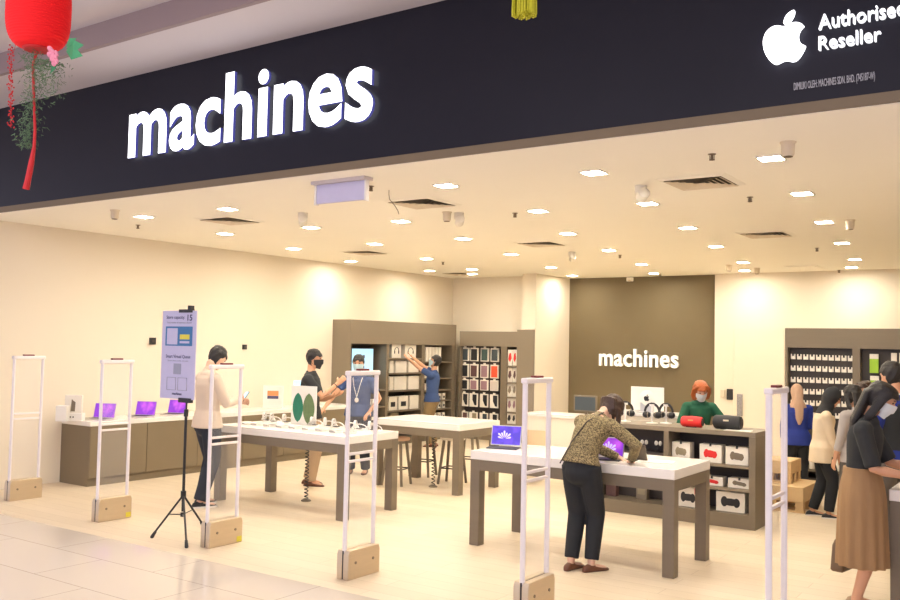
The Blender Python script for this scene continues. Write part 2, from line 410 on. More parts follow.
for k in sorted(rows):
    rr = sorted(rows[k], key=lambda p: p.x)
    for i, p in enumerate(rr):
        lab = 'square recessed downlight, %s from left in the %s of ceiling lights' % (ORD[i], RW[k])
        if lt is None:
            lt = thing('ceiling_downlight', lab, 'ceiling light', p, 0, 'square downlights in the shop ceiling')
            s, w = .080, .014
            fm = MB()
            for a, b, c, d in ((-s-w, s+w, -s-w, -s), (-s-w, s+w, s, s+w), (-s-w, -s, -s, s), (s, s+w, -s, s)): fm.box(a, b, c, d, -.012, -.0005)
            fm.build('trim_ring', 'lamp_trim', lt)
            MB().box(-s, s, -s, s, -.007, -.0005).build('diffuser', 'lamp', lt)
        else: dup(lt, p, label=lab)
VP = [((-5.45, 7.35), 'behind the hanging grey panel'), ((-8.3, 7.35), 'nearest the left end of the fascia'), ((-2.62, 7.55), 'nearest the apple emblem'), ((-6.1, 11.05), 'in front of the white column'),
      ((-3.1, 11.3), 'in front of the flush white door'), ((-9.2, 10.95), 'above the man in black polo'), ((-10.15, 15.0), 'over the phone case shelves')]
vt = None
for (x, y), w in VP:
    lab = 'square slatted air vent in the ceiling '+w
    if vt is None:
        vt = thing('ceiling_vent', lab, 'air vent', (x, y, CZ), 0, 'air vents in the shop ceiling')
        MB().box(-.26, .26, -.26, .26, -.004, -.0005).build('backing', 'vent_dark', vt)
        f = MB()
        def ring(f, a, b, z0, z1):
            q = [(-1, -1), (1, -1), (1, 1), (-1, 1)]
            f.add([(i*a, j*a, z0) for i, j in q]+[(i*b, j*b, z1) for i, j in q]+[(i*a, j*a, z0+.003) for i, j in q]+[(i*b, j*b, z1+.003) for i, j in q],
                  [(k, (k+1) % 4, (k+1) % 4+4, k+4) for k in range(4)]+[(k+8, (k+1) % 4+8, (k+1) % 4+12, k+12) for k in range(4)])
        ring(f, .30, .25, -.004, -.016)
        f.build('frame', 'ceiling_white', vt, smooth=0)
        g = MB()
        for q in range(5): ring(g, .245-q*.048, .21-q*.048, -.022, -.008)
        g.build('louvre', 'vent', vt, smooth=0)
    else: dup(vt, (x, y, CZ), label=lab)
o = MB().box(-.26, .26, -.3, .3, -.012, -.0005).box(-.23, .23, -.27, .27, -.018, -.012).build('ceiling_panel', 'ceiling_white', loc=(-3.75, 16.0, CZ)); tag(o, 'plain white access panel in the ceiling above the right shelves', 'ceiling panel')
# sprinklers
SP = [(371,187,'just right of the hanging grey panel'),(712,155,'near the fascia below the apple emblem'),(750,198,'right of the front louvred vent'),(515,214,'above the white column'),(620,256,'left of the brown wall sign, further front'),(660,275,'at the top edge of the brown wall'),
      (545,277,'in front of the white column top'),(817,249,'between two downlight rows on the right'),(839,271,'at the far right back of the ceiling'),(443,263,'over the left corner shelves'),(303,262,'beside the left wall'),(138,226,'near the left end of the fascia')]
sp = None
for u, v, w in SP:
    p = G(u, v-1, CZ); lab = 'small brown sprinkler '+w
    if sp is None:
        sp = thing('ceiling_sprinkler', lab, 'sprinkler', p, 0, 'fire sprinklers in the shop ceiling')
        MB().lathe([(.030, .004), (.030, -.004), (.009, -.008), (.009, -.036)], n=12).build('body', 'soffit', sp)
        MB().lathe([(.004, -.036), (.022, -.043), (.022, -.046), (.004, -.050)], n=10).box(-.018, -.013, -.003, .003, -.044, -.01).box(.013, .018, -.003, .003, -.044, -.01).build('deflector', 'soffit', sp)
    else: dup(sp, p, label=lab)
# cameras / small spot speakers
CP = [(641,186,1,'near the shop front, left of the louvred vent'),(303,213,1,'left of the hanging grey panel'),(459,213,1,'right of the dangling wire'),(572,252,1,'in front of the brown wall'),(472,287,1,'above the phone case shelves')]
cm = None
for u, v, _, w in CP:
    p = G(u, v, CZ); lab = 'white ceiling security camera '+w
    if cm is None:
        cm = thing('security_camera', lab, 'security camera', p, 0, 'security cameras on the shop ceiling')
        MB().lathe([(.055, 0), (.055, -.05), (.05, -.07), (.03, -.075)], n=20).build('mount', 'lamp_trim', cm)
        T = Matrix.Translation((.03, -.03, -.09)) @ Matrix.Rotation(R(70), 4, V((.6, .5, 0)))
        MB().lathe([(.045, -.06), (.05, -.05), (.05, .05), (.03, .06)], T, n=18).build('housing', 'lamp_trim', cm)
        MB().lathe([(.036, -.066), (.04, -.060), (.036, -.055)], T, n=18).build('lens', 'black', cm)
    else: dup(cm, p, label=lab)
DP = [(447,212,'beside the camera right of the wire'),(788,142,'beside the front right downlight'),(115,210,'near the left end of the fascia'),(850,220,'right of the third right-hand downlight'),(729,265,'above the right edge of the brown wall'),(757,268,'above the flush white door')]
dm = None
for u, v, w in DP:
    p = G(u, v, CZ); lab = 'small beige ceiling speaker cylinder '+w
    if dm is None:
        dm = thing('ceiling_speaker', lab, 'ceiling speaker', p, 0, 'beige speaker cylinders on the ceiling')
        MB().lathe([(.055, 0), (.055, -.008), (.047, -.014), (.042, -.088), (.034, -.10)], n=20).build('housing', 'vent', dm)
        MB().lathe([(.03, -.099), (.032, -.105), (.015, -.108)], n=16).build('grille', 'soffit', dm)
    else: dup(dm, p, label=lab)
p = G(389, 190, CZ)
o = MB().tube([p, p+V((.0, 0, -.04)), p+V((.01, 0, -.09)), p+V((.06, .02, -.15)), p+V((.09, .03, -.2)), p+V((.1, .03, -.23))], .004, 6).build('ceiling_wire', 'soffit')
tag(o, 'thin loose brown wire dangling from the ceiling', 'wire')
# hanging grey panel just inside the fascia
a, b = AY(318, 180, 5.98), AY(366, 176, 5.98)
hp = thing('hanging_sign', 'pale grey rectangular panel hanging from the ceiling behind the fascia', 'hanging sign', ((a.x+b.x)/2, 5.98, CZ))
w = (b.x-a.x)/2
MB().box(-w-.03, w+.03, -.06, .06, -.03, -.001).build('ceiling_plate', 'mall_plaster', hp)
MB().box(-w, w, -.014, .014, -.20, -.03).build('panel', 'pale_lavender', hp, bevel=.003)
MB().box(-w-.02, -w, -.02, .02, -.21, -.03).build('side_clip', 'white', hp); MB().box(w, w+.02, -.02, .02, -.21, -.03).build('side_clip', 'white', hp)
# small sensor on brown wall
a = AY(630, 281, B2-.02)
t = thing('wall_sensor', 'tiny white sensor at the top of the brown back wall', 'sensor', (a.x, B2, CZ-.06))
MB().box(-.07, .07, -.05, 0, -.03, .05).build('sensor_body', 'white', t, bevel=.01)
MB().ell((0, -.05, -.02), (.03, .02, .02)).build('lens', 'vent', t)
# black sensors on left wall
for i, (u, v, w) in enumerate([(152, 341, 'left of the tall queue stand'), (244, 347, 'right of the man in cream shirt')]):
    a = AX(u, v, WX)
    t = thing('wall_sensor', 'small black square sensor on the cream left wall '+w, 'sensor', a, 0, 'black sensors on the left wall')
    k = .05 if i == 0 else .04
    MB().box(0, .03, -k, k, -k, k).build('housing', 'black', t, bevel=.004)
    MB().box(.03, .034, -.02, .02, -.02, .02).build('lens', 'shelf_dark', t)
# ================================================================== LANTERN AND TASSEL IN THE MALL
p = AY(39, 8, 2.8)
ln = thing('red_lantern', 'round ribbed red paper lantern hanging at the top left corner', 'lantern', (p.x, p.y, p.z), 0)
rad = .17; prof = []
zb = AY(39, 48, 2.8).z-p.z
H2 = .44
for i in range(121):
    t = i/120; z = zb+H2*t; e = (1-abs(2*t-1)**3.2)**.5
    prof.append((.075+(rad-.075)*e+.0022*math.cos(i*math.pi/2), z))
MB().lathe(prof, n=40).build('lantern_body', 'lantern_red', ln, smooth=80)
MB().cyl((0, 0, zb+H2), (0, 0, MZ+.22-p.z), .004, n=6).build('hanging_cord', 'silk_red', ln)
MB().lathe([(.07, zb-.012), (.078, zb-.006), (.078, zb+.012), (.07, zb+.018)], n=24).build('bottom_rim', 'silk_red', ln)
# red ribbon tassel
def dn(u, v): q = AY(u, v, 2.8); return q-p
MB().tube([V((0, 0, zb)), dn(33, 66), dn(34, 100), dn(35, 130), dn(34, 150)], [.008, .008, .007, .008, .009], 8).build('ribbon', 'silk_red', ln)
MB().tube([dn(34, 148), dn(31, 165), dn(28, 180), dn(26, 189)], [.010, .016, .017, .019], 10).build('ribbon_tassel', 'silk_red', ln)
rnd = random.Random(3)
fl = MB()
for k in range(900):
    t = rnd.random(); c = dn(31+4*math.sin(t*5)+rnd.gauss(0, 4.5-2.5*t), 50+t*98); c.y += rnd.gauss(0, .03)
    d = V((rnd.gauss(0, 1), rnd.gauss(0, 1), rnd.gauss(-.8, .6))).normalized()*rnd.uniform(.012, .03)
    q = d.cross(V((0, 1, .3))).normalized()*.0028
    fl.add([c-q, c+q, c+q*.5+d, c-q*.5+d, c+V((0, .0015, 0))+d*.5], [(0, 1, 4), (1, 2, 4), (2, 3, 4), (3, 0, 4), (3, 2, 1, 0)])
for k in range(320):
    t = rnd.random(); c = dn(45+10*t+rnd.gauss(0, 5), 60+45*t*rnd.random()); c.y += rnd.gauss(0, .03)
    d = V((rnd.gauss(0, 1), rnd.gauss(0, 1), rnd.gauss(-.6, .6))).normalized()*rnd.uniform(.012, .03)
    q = d.cross(V((0, 1, .3))).normalized()*.0028
    fl.add([c-q, c+q, c+q*.5+d, c-q*.5+d, c+V((0, .0015, 0))+d*.5], [(0, 1, 4), (1, 2, 4), (2, 3, 4), (3, 0, 4), (3, 2, 1, 0)])
o = fl.build('hanging_greenery', 'moss', ln, smooth=0); o['kind'] = 'stuff'
gs = MB()
for k in range(90):
    t = k/90; c = dn(11+1.2*math.sin(k*1.3)-0*t, 46+t*82); c += V((rnd.gauss(0, .004+.008*(1-t)), rnd.gauss(0, .008), 0))
    gs.ell(c, (.0045, .0045, .006), n=6, m=4)
gs.tube([dn(16, 44), dn(11, 60), dn(11, 128)], .0015, 5)
gs.build('berry_strand', 'silk_red', ln)
# pink rose: nested petals
rs = MB(); rc = dn(59, 57)
for k in range(14):
    a = k*2.4; r0 = .008+.0028*k
    T = Matrix.Translation(rc+V((0, -.02, 0))) @ Matrix.Rotation(R(25), 4, 'X') @ Matrix.Rotation(a, 4, 'Y')
    rs.ell((0, -.012+.0012*k, r0), (.012+.0006*k, .008, .010+.0006*k), T @ Matrix.Rotation(R(20), 4, 'X'), n=10, m=6)
rs.build('pink_rose', 'pink', ln)
for (u, v, du, dv) in [(66, 49, 18, -4), (66, 47, 11, -9), (66, 51, 17, 5), (70, 47, 5, -9), (58, 64, -8, 10)]:
    a, b = dn(u, v), dn(u+du, v+dv); m_ = (a+b)/2+V((0, -.01, 0)); q = (b-a).cross(V((0, 1, 0))).normalized()*(b-a).length*.22
    MB().add([a, m_+q, b, m_-q, (a+b)/2+V((0, .006, 0))], [(0, 1, 4), (1, 2, 4), (2, 3, 4), (3, 0, 4), (0, 3, 1), (1, 3, 2)]).build('rose_leaf', 'leaf', ln, smooth=0)
p2 = AY(524.5, 4, 4.2)
tl = thing('yellow_tassel', 'yellow fringe tassel hanging at the top edge over the dark fascia', 'tassel', p2)
zb = AY(524.5, 16, 4.2).z-p2.z
tr = .068
f = MB()
for k in range(150):
    a = rnd.random()*6.283; r = tr*math.sqrt(rnd.random())
    x, y = r*math.cos(a), r*math.sin(a); f.tube([(x*.8, y*.8, .12), (x*.97, y*.97, .03), (x, y, zb+.012*rnd.random())], .0045, 5)
f.build('fringe', 'tassel_yellow', tl)
MB().lathe([(.015, .20), (.045, .19), (.06, .15), (.06, .11), (.055, .10)], n=20).build('tassel_cap', 'tassel_yellow', tl)
MB().cyl((0, 0, .19), (0, 0, MZ+.22-p2.z), .004, n=6).build('hanging_cord', 'tassel_yellow', tl)
# ================================================================== SECURITY GATES
def gate(x, y, label, n):
    t = thing('security_gate', label, 'security gate', (x, y, 0), 0, 'anti-theft gates across the shop entrance')
    H = 1.68
    b = MB()
    for sx in (-1, 1):
        xo = sx*.034
        b.loft([[V((xo-.026+ix, yy+iy, z)) for ix, iy in ((0, 0), (.052, 0), (.052, 0), (0, 0))] for z, yy, iy in ((0, 0, 0),)]*1, caps=False) if False else None
        poly = [(0, 0), (.40, 0), (.40, .20), (.385, .235), (.015, .235), (0, .20)]
        b.add([(xo-.028, q, z) for q, z in poly]+[(xo+.028, q, z) for q, z in poly], [tuple(range(6)), tuple(reversed(range(6, 12)))]+[(i, i+6, (i+1) % 6+6, (i+1) % 6) for i in range(6)])
    b.build('base', 'gate_base', t, bevel=.006)
    MB().box(-.006, .006, .002, .398, .005, .23).build('base_seam', 'shelf_dark', t)
    s = MB()
    for q in (.09, .31): s.cyl((.0615, q, .13), (.067, q, .13), .012, n=12)
    s.build('screw', 'taupe_light', t)
    for q, nm in ((.022, 'post'), (.378, 'post')):
        MB().tube([(0, q, .2), (0, q, H-.01)], (.021, .015), 12, xdir=(1, 0, 0)).build(nm, 'gate_white', t)
    MB().box(-.028, .028, .0, .40, H-.04, H).build('top_bar', 'gate_white', t, bevel=.01)
    MB().box(-.02, .02, .13, .26, H-.004, H+.016).build('indicator_light', 'red_dark', t, bevel=.004)
    for z in (.93, .99): MB().box(-.012, .012, .04, .36, z, z+.022).build('crossbar', 'gate_white', t, bevel=.004)
    MB().box(-.004, .004, .044, .356, .235, .925).build('lower_pane', 'clear', t)
    MB().box(-.004, .004, .044, .356, 1.015, H-.042).build('upper_pane', 'clear', t)
    if n in (1, 2): MB().box(.062, .064, .33, .39, .01, .06).build('sticker', 'yellow', t)
    return t
GL = ['farthest left, standing by the cream wall', 'second from left, in front of the purple laptops', 'third from left, beside the tripod queue sign', 'third from right, in front of the man in blue tee',
      'second from right, left of the woman bending over the table', 'farthest right, seen edge-on']
for i, (u, v) in enumerate([(6.5, 501), (94.5, 522), (204.5, 548), (342, 580)]):
    p = G(u, v); gate(p.x, p.y, 'white framed clear anti-theft gate, '+GL[i], i)
gate(-3.25, 5.66, 'white framed clear anti-theft gate, '+GL[4], 4)
gate(-1.55, 5.70, 'white framed clear anti-theft gate, '+GL[5], 5)
# ================================================================== QUEUE STAND
p = G(182, 534); q0, q1 = AY(163.5, 311, p.y), AY(196, 400, p.y)
q1.x = AY(197, 315, p.y).x
st = thing('sign_stand', 'black tripod stand holding a lavender store capacity and queue sign', 'sign stand', p)
top = q0.z+.05
MB().cyl((0, 0, .22), (0, 0, 1.2), .014, n=12).cyl((0, 0, 1.2), (0, 0, top), .009, n=10).build('pole', 'black', st)
MB().cyl((0, 0, .36), (0, 0, .42), .026, n=14).cyl((0, 0, .17), (0, 0, .21), .022, n=14).cyl((0, 0, 1.15), (0, 0, 1.22), .022, n=14).build('collar', 'black', st)
for (u, v) in ((152, 538), (186.5, 548), (203, 527)):
    d = G(u, v)-p
    l = MB().tube([(0, 0, .38), tuple(V((d.x*.95, d.y*.95, .04)))], .010, 8).tube([(0, 0, .19), (d.x*.5, d.y*.5, .21)], .005, 6).build('leg', 'black', st)
    MB().tube([(d.x*.9, d.y*.9, .055), (d.x, d.y, .012)], [.014, .018], 10, round_ends=True).build('rubber_foot', 'black', l)
bw0, bw1 = q0.x-p.x+.05, q1.x-p.x+.05; zb, zt = q1.z, q0.z
bd = MB().box(bw0, bw1, -.045, -.035, zb, zt).build('sign_board', 'pale_lavender', st, label='lavender printed sheet with dark lettering', bevel=.001)
MB().box(-.14+.05, .10, -.06, -.02, zt-.02, zt+.012).box(.03, .07, -.05, .0, zt+.0, zt+.05).build('clip', 'black', st)
MB().box(-.06, .12, -.055, -.02, zb-.03, zb+.015).build('clip', 'black', st)
W = bw1-bw0; Hh = zt-zb
def bp(fx0, fx1, fz0, fz1, m, name, y=-.047): MB().box(bw0+W*fx0, bw0+W*fx1, y, -.0455, zt-Hh*fz1, zt-Hh*fz0).build(name, m, bd)
def bt(s, fx0, fx1, fz0, fz1, m='ink', off=0, y=-.0455, name='lettering'):
    link(name, text_fit(s, bw0+W*fx0, bw0+W*fx1, zt-Hh*fz1, zt-Hh*fz0, y, .0015, off), m, bd, smooth=0)
bt('Store capacity:', .12, .66, .055, .105); bt('15', .74, .88, .045, .115, off=.02)
bt('Total number of customers allowed', .14, .86, .125, .145, 'qr_grey')
bp(.11, .90, .18, .40, 'blue_panel', 'blue_panel'); bp(.16, .47, .20, .385, 'pale_lavender', 'code_panel', -.049)
bp(.54, .82, .27, .325, 'yellow', 'yellow_strip', -.049); bp(.54, .82, .345, .37, 'pale_lavender', 'white_strip', -.049)
bt('Smart Virtual Queue', .14, .86, .50, .545); bt('Scan the code to join', .2, .8, .56, .58, 'qr_grey')
bp(.38, .60, .60, .72, 'qr_grey', 'code_panel')
for a, b in ((.2, .46), (.52, .78)):
    m_ = MB()
    x0, x1, z0, z1 = bw0+W*a, bw0+W*b, zt-Hh*.90, zt-Hh*.76
    m_.tube([(x0, -.047, z0), (x1, -.047, z0), (x1, -.047, z1), (x0, -.047, z1), (x0, -.047, z0)], .003, 5)
    m_.build('rounded_outline', 'qr_grey', bd)
bt('machines', .36, .64, .925, .955, off=.02)
# ================================================================== TABLES
def table(label, x0, x1, y0, y1, name='display_table', L=.105, h=.90, grp='white-topped display tables', nl=4):
    t = thing(name, label, 'table', ((x0+x1)/2, (y0+y1)/2, 0), 0, grp)
    a, b = (x1-x0)/2, (y1-y0)/2; s = .085
    MB().box(-a, a, -b, b, h-s, h).build('tabletop', 'white_top', t, bevel=.006)
    e = .004
    MB().box(-a+e, a-e, -b+e, -b+.03, h-s-.10, h-s-.001).box(-a+e, a-e, b-.03, b-e, h-s-.10, h-s-.001).box(-a+e, -a+.03, -b+.03, b-.03, h-s-.10, h-s-.001).box(a-.03, a-e, -b+.03, b-.03, h-s-.10, h-s-.001).build('apron', 'taupe', t)
    for sx in (-1, 1):
        for sy in (-1, 1):
            xx = sorted((sx*(a-e/2), sx*(a-L))); yy = sorted((sy*(b-e/2), sy*(b-L)))
            MB().box(xx[0], xx[1], yy[0], yy[1], 0, h-s-.001).build('leg', 'taupe', t, bevel=.003)
    return t
TA = (-4.80, -2.76, 7.35, 8.25); TB = (-8.50, -6.45, 7.41, 8.35); TC = (-7.85, -6.44, 9.60, 10.58)
table('white-topped taupe table where the woman in patterned blouse leans', *TA)
table('white-topped taupe table lined with white cable loops and a green phone poster', *TB)
table('white-topped taupe table with stools beneath, near the corner shelves', *TC)
p = G(888, 490, .9)
t = thing('display_table', 'white-topped dark panelled table cut off at the right edge', 'table', (p.x+.75, 7.95, 0), 0, 'white-topped display tables')
MB().box(-.75, .75, -.5, .5, .815, .90).build('tabletop', 'white_top', t, bevel=.006)
MB().box(-.745, .745, -.495, .495, 0, .814).build('panelled_body', 'taupe', t, bevel=.003)
# left wall counter
LX = -10.40; h = .83
t = thing('wall_counter', 'long low taupe counter with white top along the left wall', 'counter', ((WX+LX)/2, 9.3, 0))
w = (LX-WX)/2
y0, y1 = 7.0-9.3, 12.22-9.3
MB().box(-w+.002, w, y0, y1, h-.06, h).build('countertop', 'white_top', t, bevel=.004)
MB().box(-w+.002, w-.012, y0+.006, y1, .10, h-.061).box(-w+.002, w-.03, y0+.006, y1, 0, .10).build('body', 'taupe_front', t)
for i in range(6):
    a = y0+.01+i*(y1-y0-.01)/6; b = y0+.01+(i+1)*(y1-y0-.01)/6-.008
    MB().box(w-.012, w, a, b, .105, h-.065).build('cabinet_door', 'taupe_front', t, bevel=.002)
# stools
def stool(x, y, label, seat):
    t = thing('bar_stool', label, 'stool', (x, y, 0), 0, 'stools under the far table')
    MB().lathe([(.15, .60), (.17, .605), (.175, .62), (.17, .64), (.12, .645)], n=28).build('seat', seat, t)
    for k in range(4):
        a = R(45+90*k+12); c, s = math.cos(a), math.sin(a)
        MB().tube([(c*.21, s*.21, 0), (c*.13, s*.13, .605)], [.018, .022], 8).build('leg', 'taupe', t)
    MB().tube([(.185*math.cos(R(57+90*k)), .185*math.sin(R(57+90*k)), .22) for k in range(5)], .009, 8).build('foot_ring', 'shelf_dark', t)
for u, v, l, s in [(394, 489, 'round stool with pinkish wooden seat, under the left end of the far table', 'wood_seat'), (450, 488, 'round pale-seated stool in front beside the near leg of the far table', 'stool_white'),
                   (466, 477, 'round pale-seated stool behind the near right leg of the far table', 'stool_white'), (421, 480, 'round wooden-seated stool in the middle under the far table', 'wood_seat')]:
    p = G(u, v-4); stool(p.x, p.y+.05, l, s)
# white carton on the left stool
p = G(392, 470, .646)
# coil cables
def coil(p, z1, label, r=.022, n=16):
    t = thing('coiled_cable', label, 'cable', p, 0, 'black coiled cables')
    pts = []
    for i in range(n*10+1):
        a = i/10*2*math.pi; z = .03+(z1-.03)*i/(n*10); pts.append((r*math.cos(a), r*math.sin(a), z))
    MB().tube(pts, .006, 5).build('coil', 'black', t)
    MB().lathe([(.06, 0), (.06, .012), (.03, .03), (.012, .032)], n=18).build('floor_plug', 'taupe', t)
p = G(306, 501); coil(p, .714, 'black coiled cable hanging under the table with the green phone poster')
p = G(433, 487); coil(p, .714, 'black coiled cable hanging under the far table among the stools', n=14)
# ================================================================== THINGS ON THE LONG LEFT TABLE (B)
wl = None
spots = [(TB[0]+.12+k*.172, 8.14-.05*(k % 2)) for k in range(11) if abs(TB[0]+.12+k*.172+7.73) > .20]
for i, (u, v) in enumerate(spots):
    q = V((u, v, .9))
    lab = 'white watch loop, %s from left along the table with the green poster' % ORD[i]
    if wl is None:
        wl = thing('watch_stand', lab, 'watch display', q, R(10), 'white watch loops along the left table')
        MB().lathe([(.045, 0), (.045, .008), (.04, .012)], n=20).build('base_disc', 'white', wl)
        MB().tube([(-.045+.0*k, .0+.055*math.cos(R(k*24))*.5, .062+.05*math.sin(R(k*24))) for k in range(16)], (.003, .016), 6, xdir=(0, 1, 0)).tube([(.10*math.cos(R(k*15))-.0, .02, .014+.055*math.sin(R(k*15))) for k in range(13)], (.006, .011), 6).build('band', 'white', wl)
        MB().box(-.03, .03, -.03, .03, .013, .024).build('watch_face', 'black', wl, bevel=.006)
    else: dup(wl, q, R(10+(i*37) % 30-15), label=lab)
phs = None
for i in range(9):
    x = TB[0]+.18+i*.21
    lab = 'phone lying flat, %s from left near the front edge of the poster table' % ORD[i]
    if phs is None:
        phs = thing('smartphone', lab, 'phone', (x, TB[2]+.30, .9), 0, 'phones laid out on the left table')
        MB().box(-.05, .05, -.06, .06, .0, .018).build('plinth', 'white', phs, bevel=.003)
        MB().box(-.036, .036, -.074, .074, .018, .026).build('phone_body', 'silver', phs, bevel=.003)
        MB().box(-.033, .033, -.071, .071, .026, .027).build('screen', 'white_top', phs)
    else: dup(phs, (x, TB[2]+.30, .9), label=lab)
a = G(303, 425, .9); s0, s1 = AY(293, 388, a.y), AY(318, 388, a.y)
po = thing('product_poster', 'upright white poster with green and olive phone pictures on the table', 'poster', a)
w = (s1.x-s0.x)/2; zt = AY(305, 386, a.y).z-.9
MB().box(-w, w, 0, .012, 0.0, zt).build('poster_board', 'white', po, bevel=.002)
def leafshape(mb, cx, wd, z0, z1, y):
    poly = [(cx+wd*math.sin(math.pi*k/12)**.6*(1 if k < 7 else 1), z0+(z1-z0)*k/12) for k in range(13)]
    poly += [(cx-wd*math.sin(math.pi*k/12)**.6, z0+(z1-z0)*k/12) for k in range(11, 0, -1)]
    mb.prism(poly, y-.002, y)
m_ = MB(); leafshape(m_, -w*.45, w*.42, .03, zt*.82, -.0005); m_.build('teal_phone_picture', 'teal_green', po)
m_ = MB(); leafshape(m_, w*.42, w*.46, .01, zt*.82, -.0005); m_.build('olive_phone_picture', 'olive_green', po)
m_ = MB().box(-w, w, .012, .12, 0, .006); m_.build('foot', 'white', po)
# ================================================================== TABLET ON TABLE A
def tablet(label, loc, rz, w=.26, h=.185, screen='purple_deep', kb=True, flower=True, back=False, name='tablet', tilt=18, bezel='silver'):
    t = thing(name, label, 'tablet', loc, R(rz))
    T = Matrix.Translation((0, .05, .018)) @ Matrix.Rotation(R(-tilt), 4, 'X')
    MB().box(-w/2, w/2, 0, .008, 0, h, T).build('case', bezel, t, bevel=.003)
    MB().box(-w/2+.01, w/2-.01, -.0015, -.0002, .01, h-.01, T).build('screen', screen, t)
    if flower:
        f = MB()
        for k in range(7):
            a = R(18+k*24); r0, r1 = .012, .075 if k % 2 else .06
            c, s = math.cos(a), math.sin(a); ox, oz = 0, h*.42
            f.add([(ox+c*r0, -.002, oz+s*r0), (ox+c*r1-s*.010, -.0025, oz+s*r1+c*.010), (ox+c*(r1+.012), -.002, oz+s*(r1+.012)), (ox+c*r1+s*.010, -.0025, oz+s*r1-c*.010)], [(0, 1, 2, 3)])
        f.build('petal_image', 'petal', t, smooth=0)
    if kb: MB().box(-w/2, w/2, -.14, .06, 0, .010).build('keyboard', 'keyboard', t, bevel=.003)
    MB().tube([(0, .075, .06), (0, .10, .022)], .02, 6).build('stand', bezel, t)
    return t
q = G(506, 448, .9); tablet('tablet with blue and violet flower screen on a black keyboard', (q.x-.02, q.y+.0, .9), 18, w=.31, h=.205)
q = G(548, 444, .9)
t = thing('tablet', 'gold-backed tablet propped on the table beyond the flower tablet', 'tablet', (q.x, min(q.y, TA[3]-.12), .9), R(10))
T = Matrix.Rotation(R(-14), 4, 'X')
MB().box(-.12, .12, 0, .008, .004, .16, T).build('case', 'wood_pale', t, bevel=.002); MB().box(-.10, .10, -.08, .06, 0, .006).build('stand', 'white', t)
q = G(604, 460, .9); tablet('tablet with glowing purple screen in front of the bending woman', (q.x, q.y+.10, .9), 12, w=.25, h=.18, screen='purple')
q = G(632, 461, .9)
t = thing('tablet', 'dark grey folio tablet seen from behind right of the purple tablet', 'tablet', (q.x+.02, q.y+.12, .9), R(-20))
T = Matrix.Rotation(R(14), 4, 'X')
MB().box(-.10, .10, -.01, .004, .002, .15, T).build('folio_cover', 'taupe', t, bevel=.004); MB().box(-.10, .10, -.10, .0, 0, .006).build('folio_base', 'black', t)
q = G(655, 462, .9)
o = MB().box(-.16, .16, -.11, .11, 0, .004).box(-.15, .17, -.1, .12, .004, .007).build('paper_sheets', 'white', loc=(q.x, q.y, .9), rz=R(15)); tag(o, 'loose white sheets lying flat near the right end of the table', 'paper')
q = G(641, 455, .9)
o = MB().tube([(0, 0, .01), (.03, .01, .012), (.05, -.02, .01), (.02, -.05, .01), (-.02, -.06, .01), (-.05, -.03, .01), (-.04, .02, .012), (0, .05, .01), (.05, .06, .01)], .005, 6).build('white_cable', 'white', loc=(q.x-.02, q.y-.08, .9)); tag(o, 'white cable curled on the table beside the purple tablet', 'cable')
# ================================================================== LEFT COUNTER DISPLAY
def on_left(u, v): a = AX(u, v, -10.72); return V((a.x, a.y, .83))
LB = [(104, 408, 'nearest the left end'), (145, 409, 'in the middle'), (177, 407, 'behind the queue stand')]
l0 = None
for i, (u, v, w_) in enumerate(LB):
    q = on_left(u, v); lab = 'open laptop with purple screen on the left wall counter, '+w_
    if l0 is None:
        l0 = thing('laptop', lab, 'laptop', q, R(28), 'purple-screened laptops on the left counter')
        MB().box(-.15, .15, -.22, .0, 0, .014).build('keyboard_base', 'silver', l0, bevel=.004)
        MB().box(-.13, .13, -.16, -.03, .014, .0155).build('keys', 'keyboard', l0)
        T = Matrix.Translation((0, 0, .012)) @ Matrix.Rotation(R(-16), 4, 'X')
        MB().box(-.15, .15, 0, .007, 0, .20, T).build('lid', 'silver', l0, bevel=.003)
        MB().box(-.143, .143, -.0015, -.0002, .008, .193, T).build('screen', 'purple', l0)
    else: dup(l0, q, R(28-i*3), label=lab)
q = on_left(74, 404)
t = thing('boxed_display', 'white product box with a picture on a low riser at the left counter end', 'product box', q, R(35))
MB().box(-.13, .13, -.06, .06, 0, .10).build('riser', 'white', t, bevel=.004)
MB().box(-.11, .11, -.025, .025, .10, .33).build('box', 'pack_white', t, bevel=.003)
MB().prism([(-.03, .12), (-.02, .28), (.0, .26), (.03, .24), (.025, .12)], -.028, -.0255).build('product_picture', 'taupe', t)
MB().cyl((-.015, -.062, .05), (-.015, -.0605, .05), .01).cyl((.02, -.062, .05), (.02, -.0605, .05), .01).build('riser_dot', 'black', t)
q = on_left(63, 402)
o = MB().box(-.07, .07, -.05, .05, 0, .20).build('white_block', 'white', loc=q, rz=R(35), bevel=.004); tag(o, 'plain white display block at the very end of the left counter', 'display block')
q = on_left(273, 405)
t = thing('boxed_display', 'white card with an orange and dark picture on the left counter behind the loops', 'product box', q, R(35))
MB().box(-.16, .16, -.03, .03, 0, .36).build('box', 'white', t, bevel=.003)
MB().box(-.09, .09, -.034, -.0305, .20, .28).build('orange_picture', 'orange', t); MB().box(-.09, .09, -.034, -.0305, .15, .198).build('dark_picture', 'ink', t)
q = on_left(290, 404)
t = thing('blue_poster', 'pale blue poster with added glow leaning by the man in black polo', 'display panel', V((-10.55, q.y+.1, .83)), R(35))
MB().box(-.14, .14, -.01, .01, 0, .44).build('panel', 'screen_blue', t, bevel=.003); MB().box(-.10, .10, -.08, .08, 0, .012).build('foot', 'white', t)  # a poster; its glow is added through the emissive colour
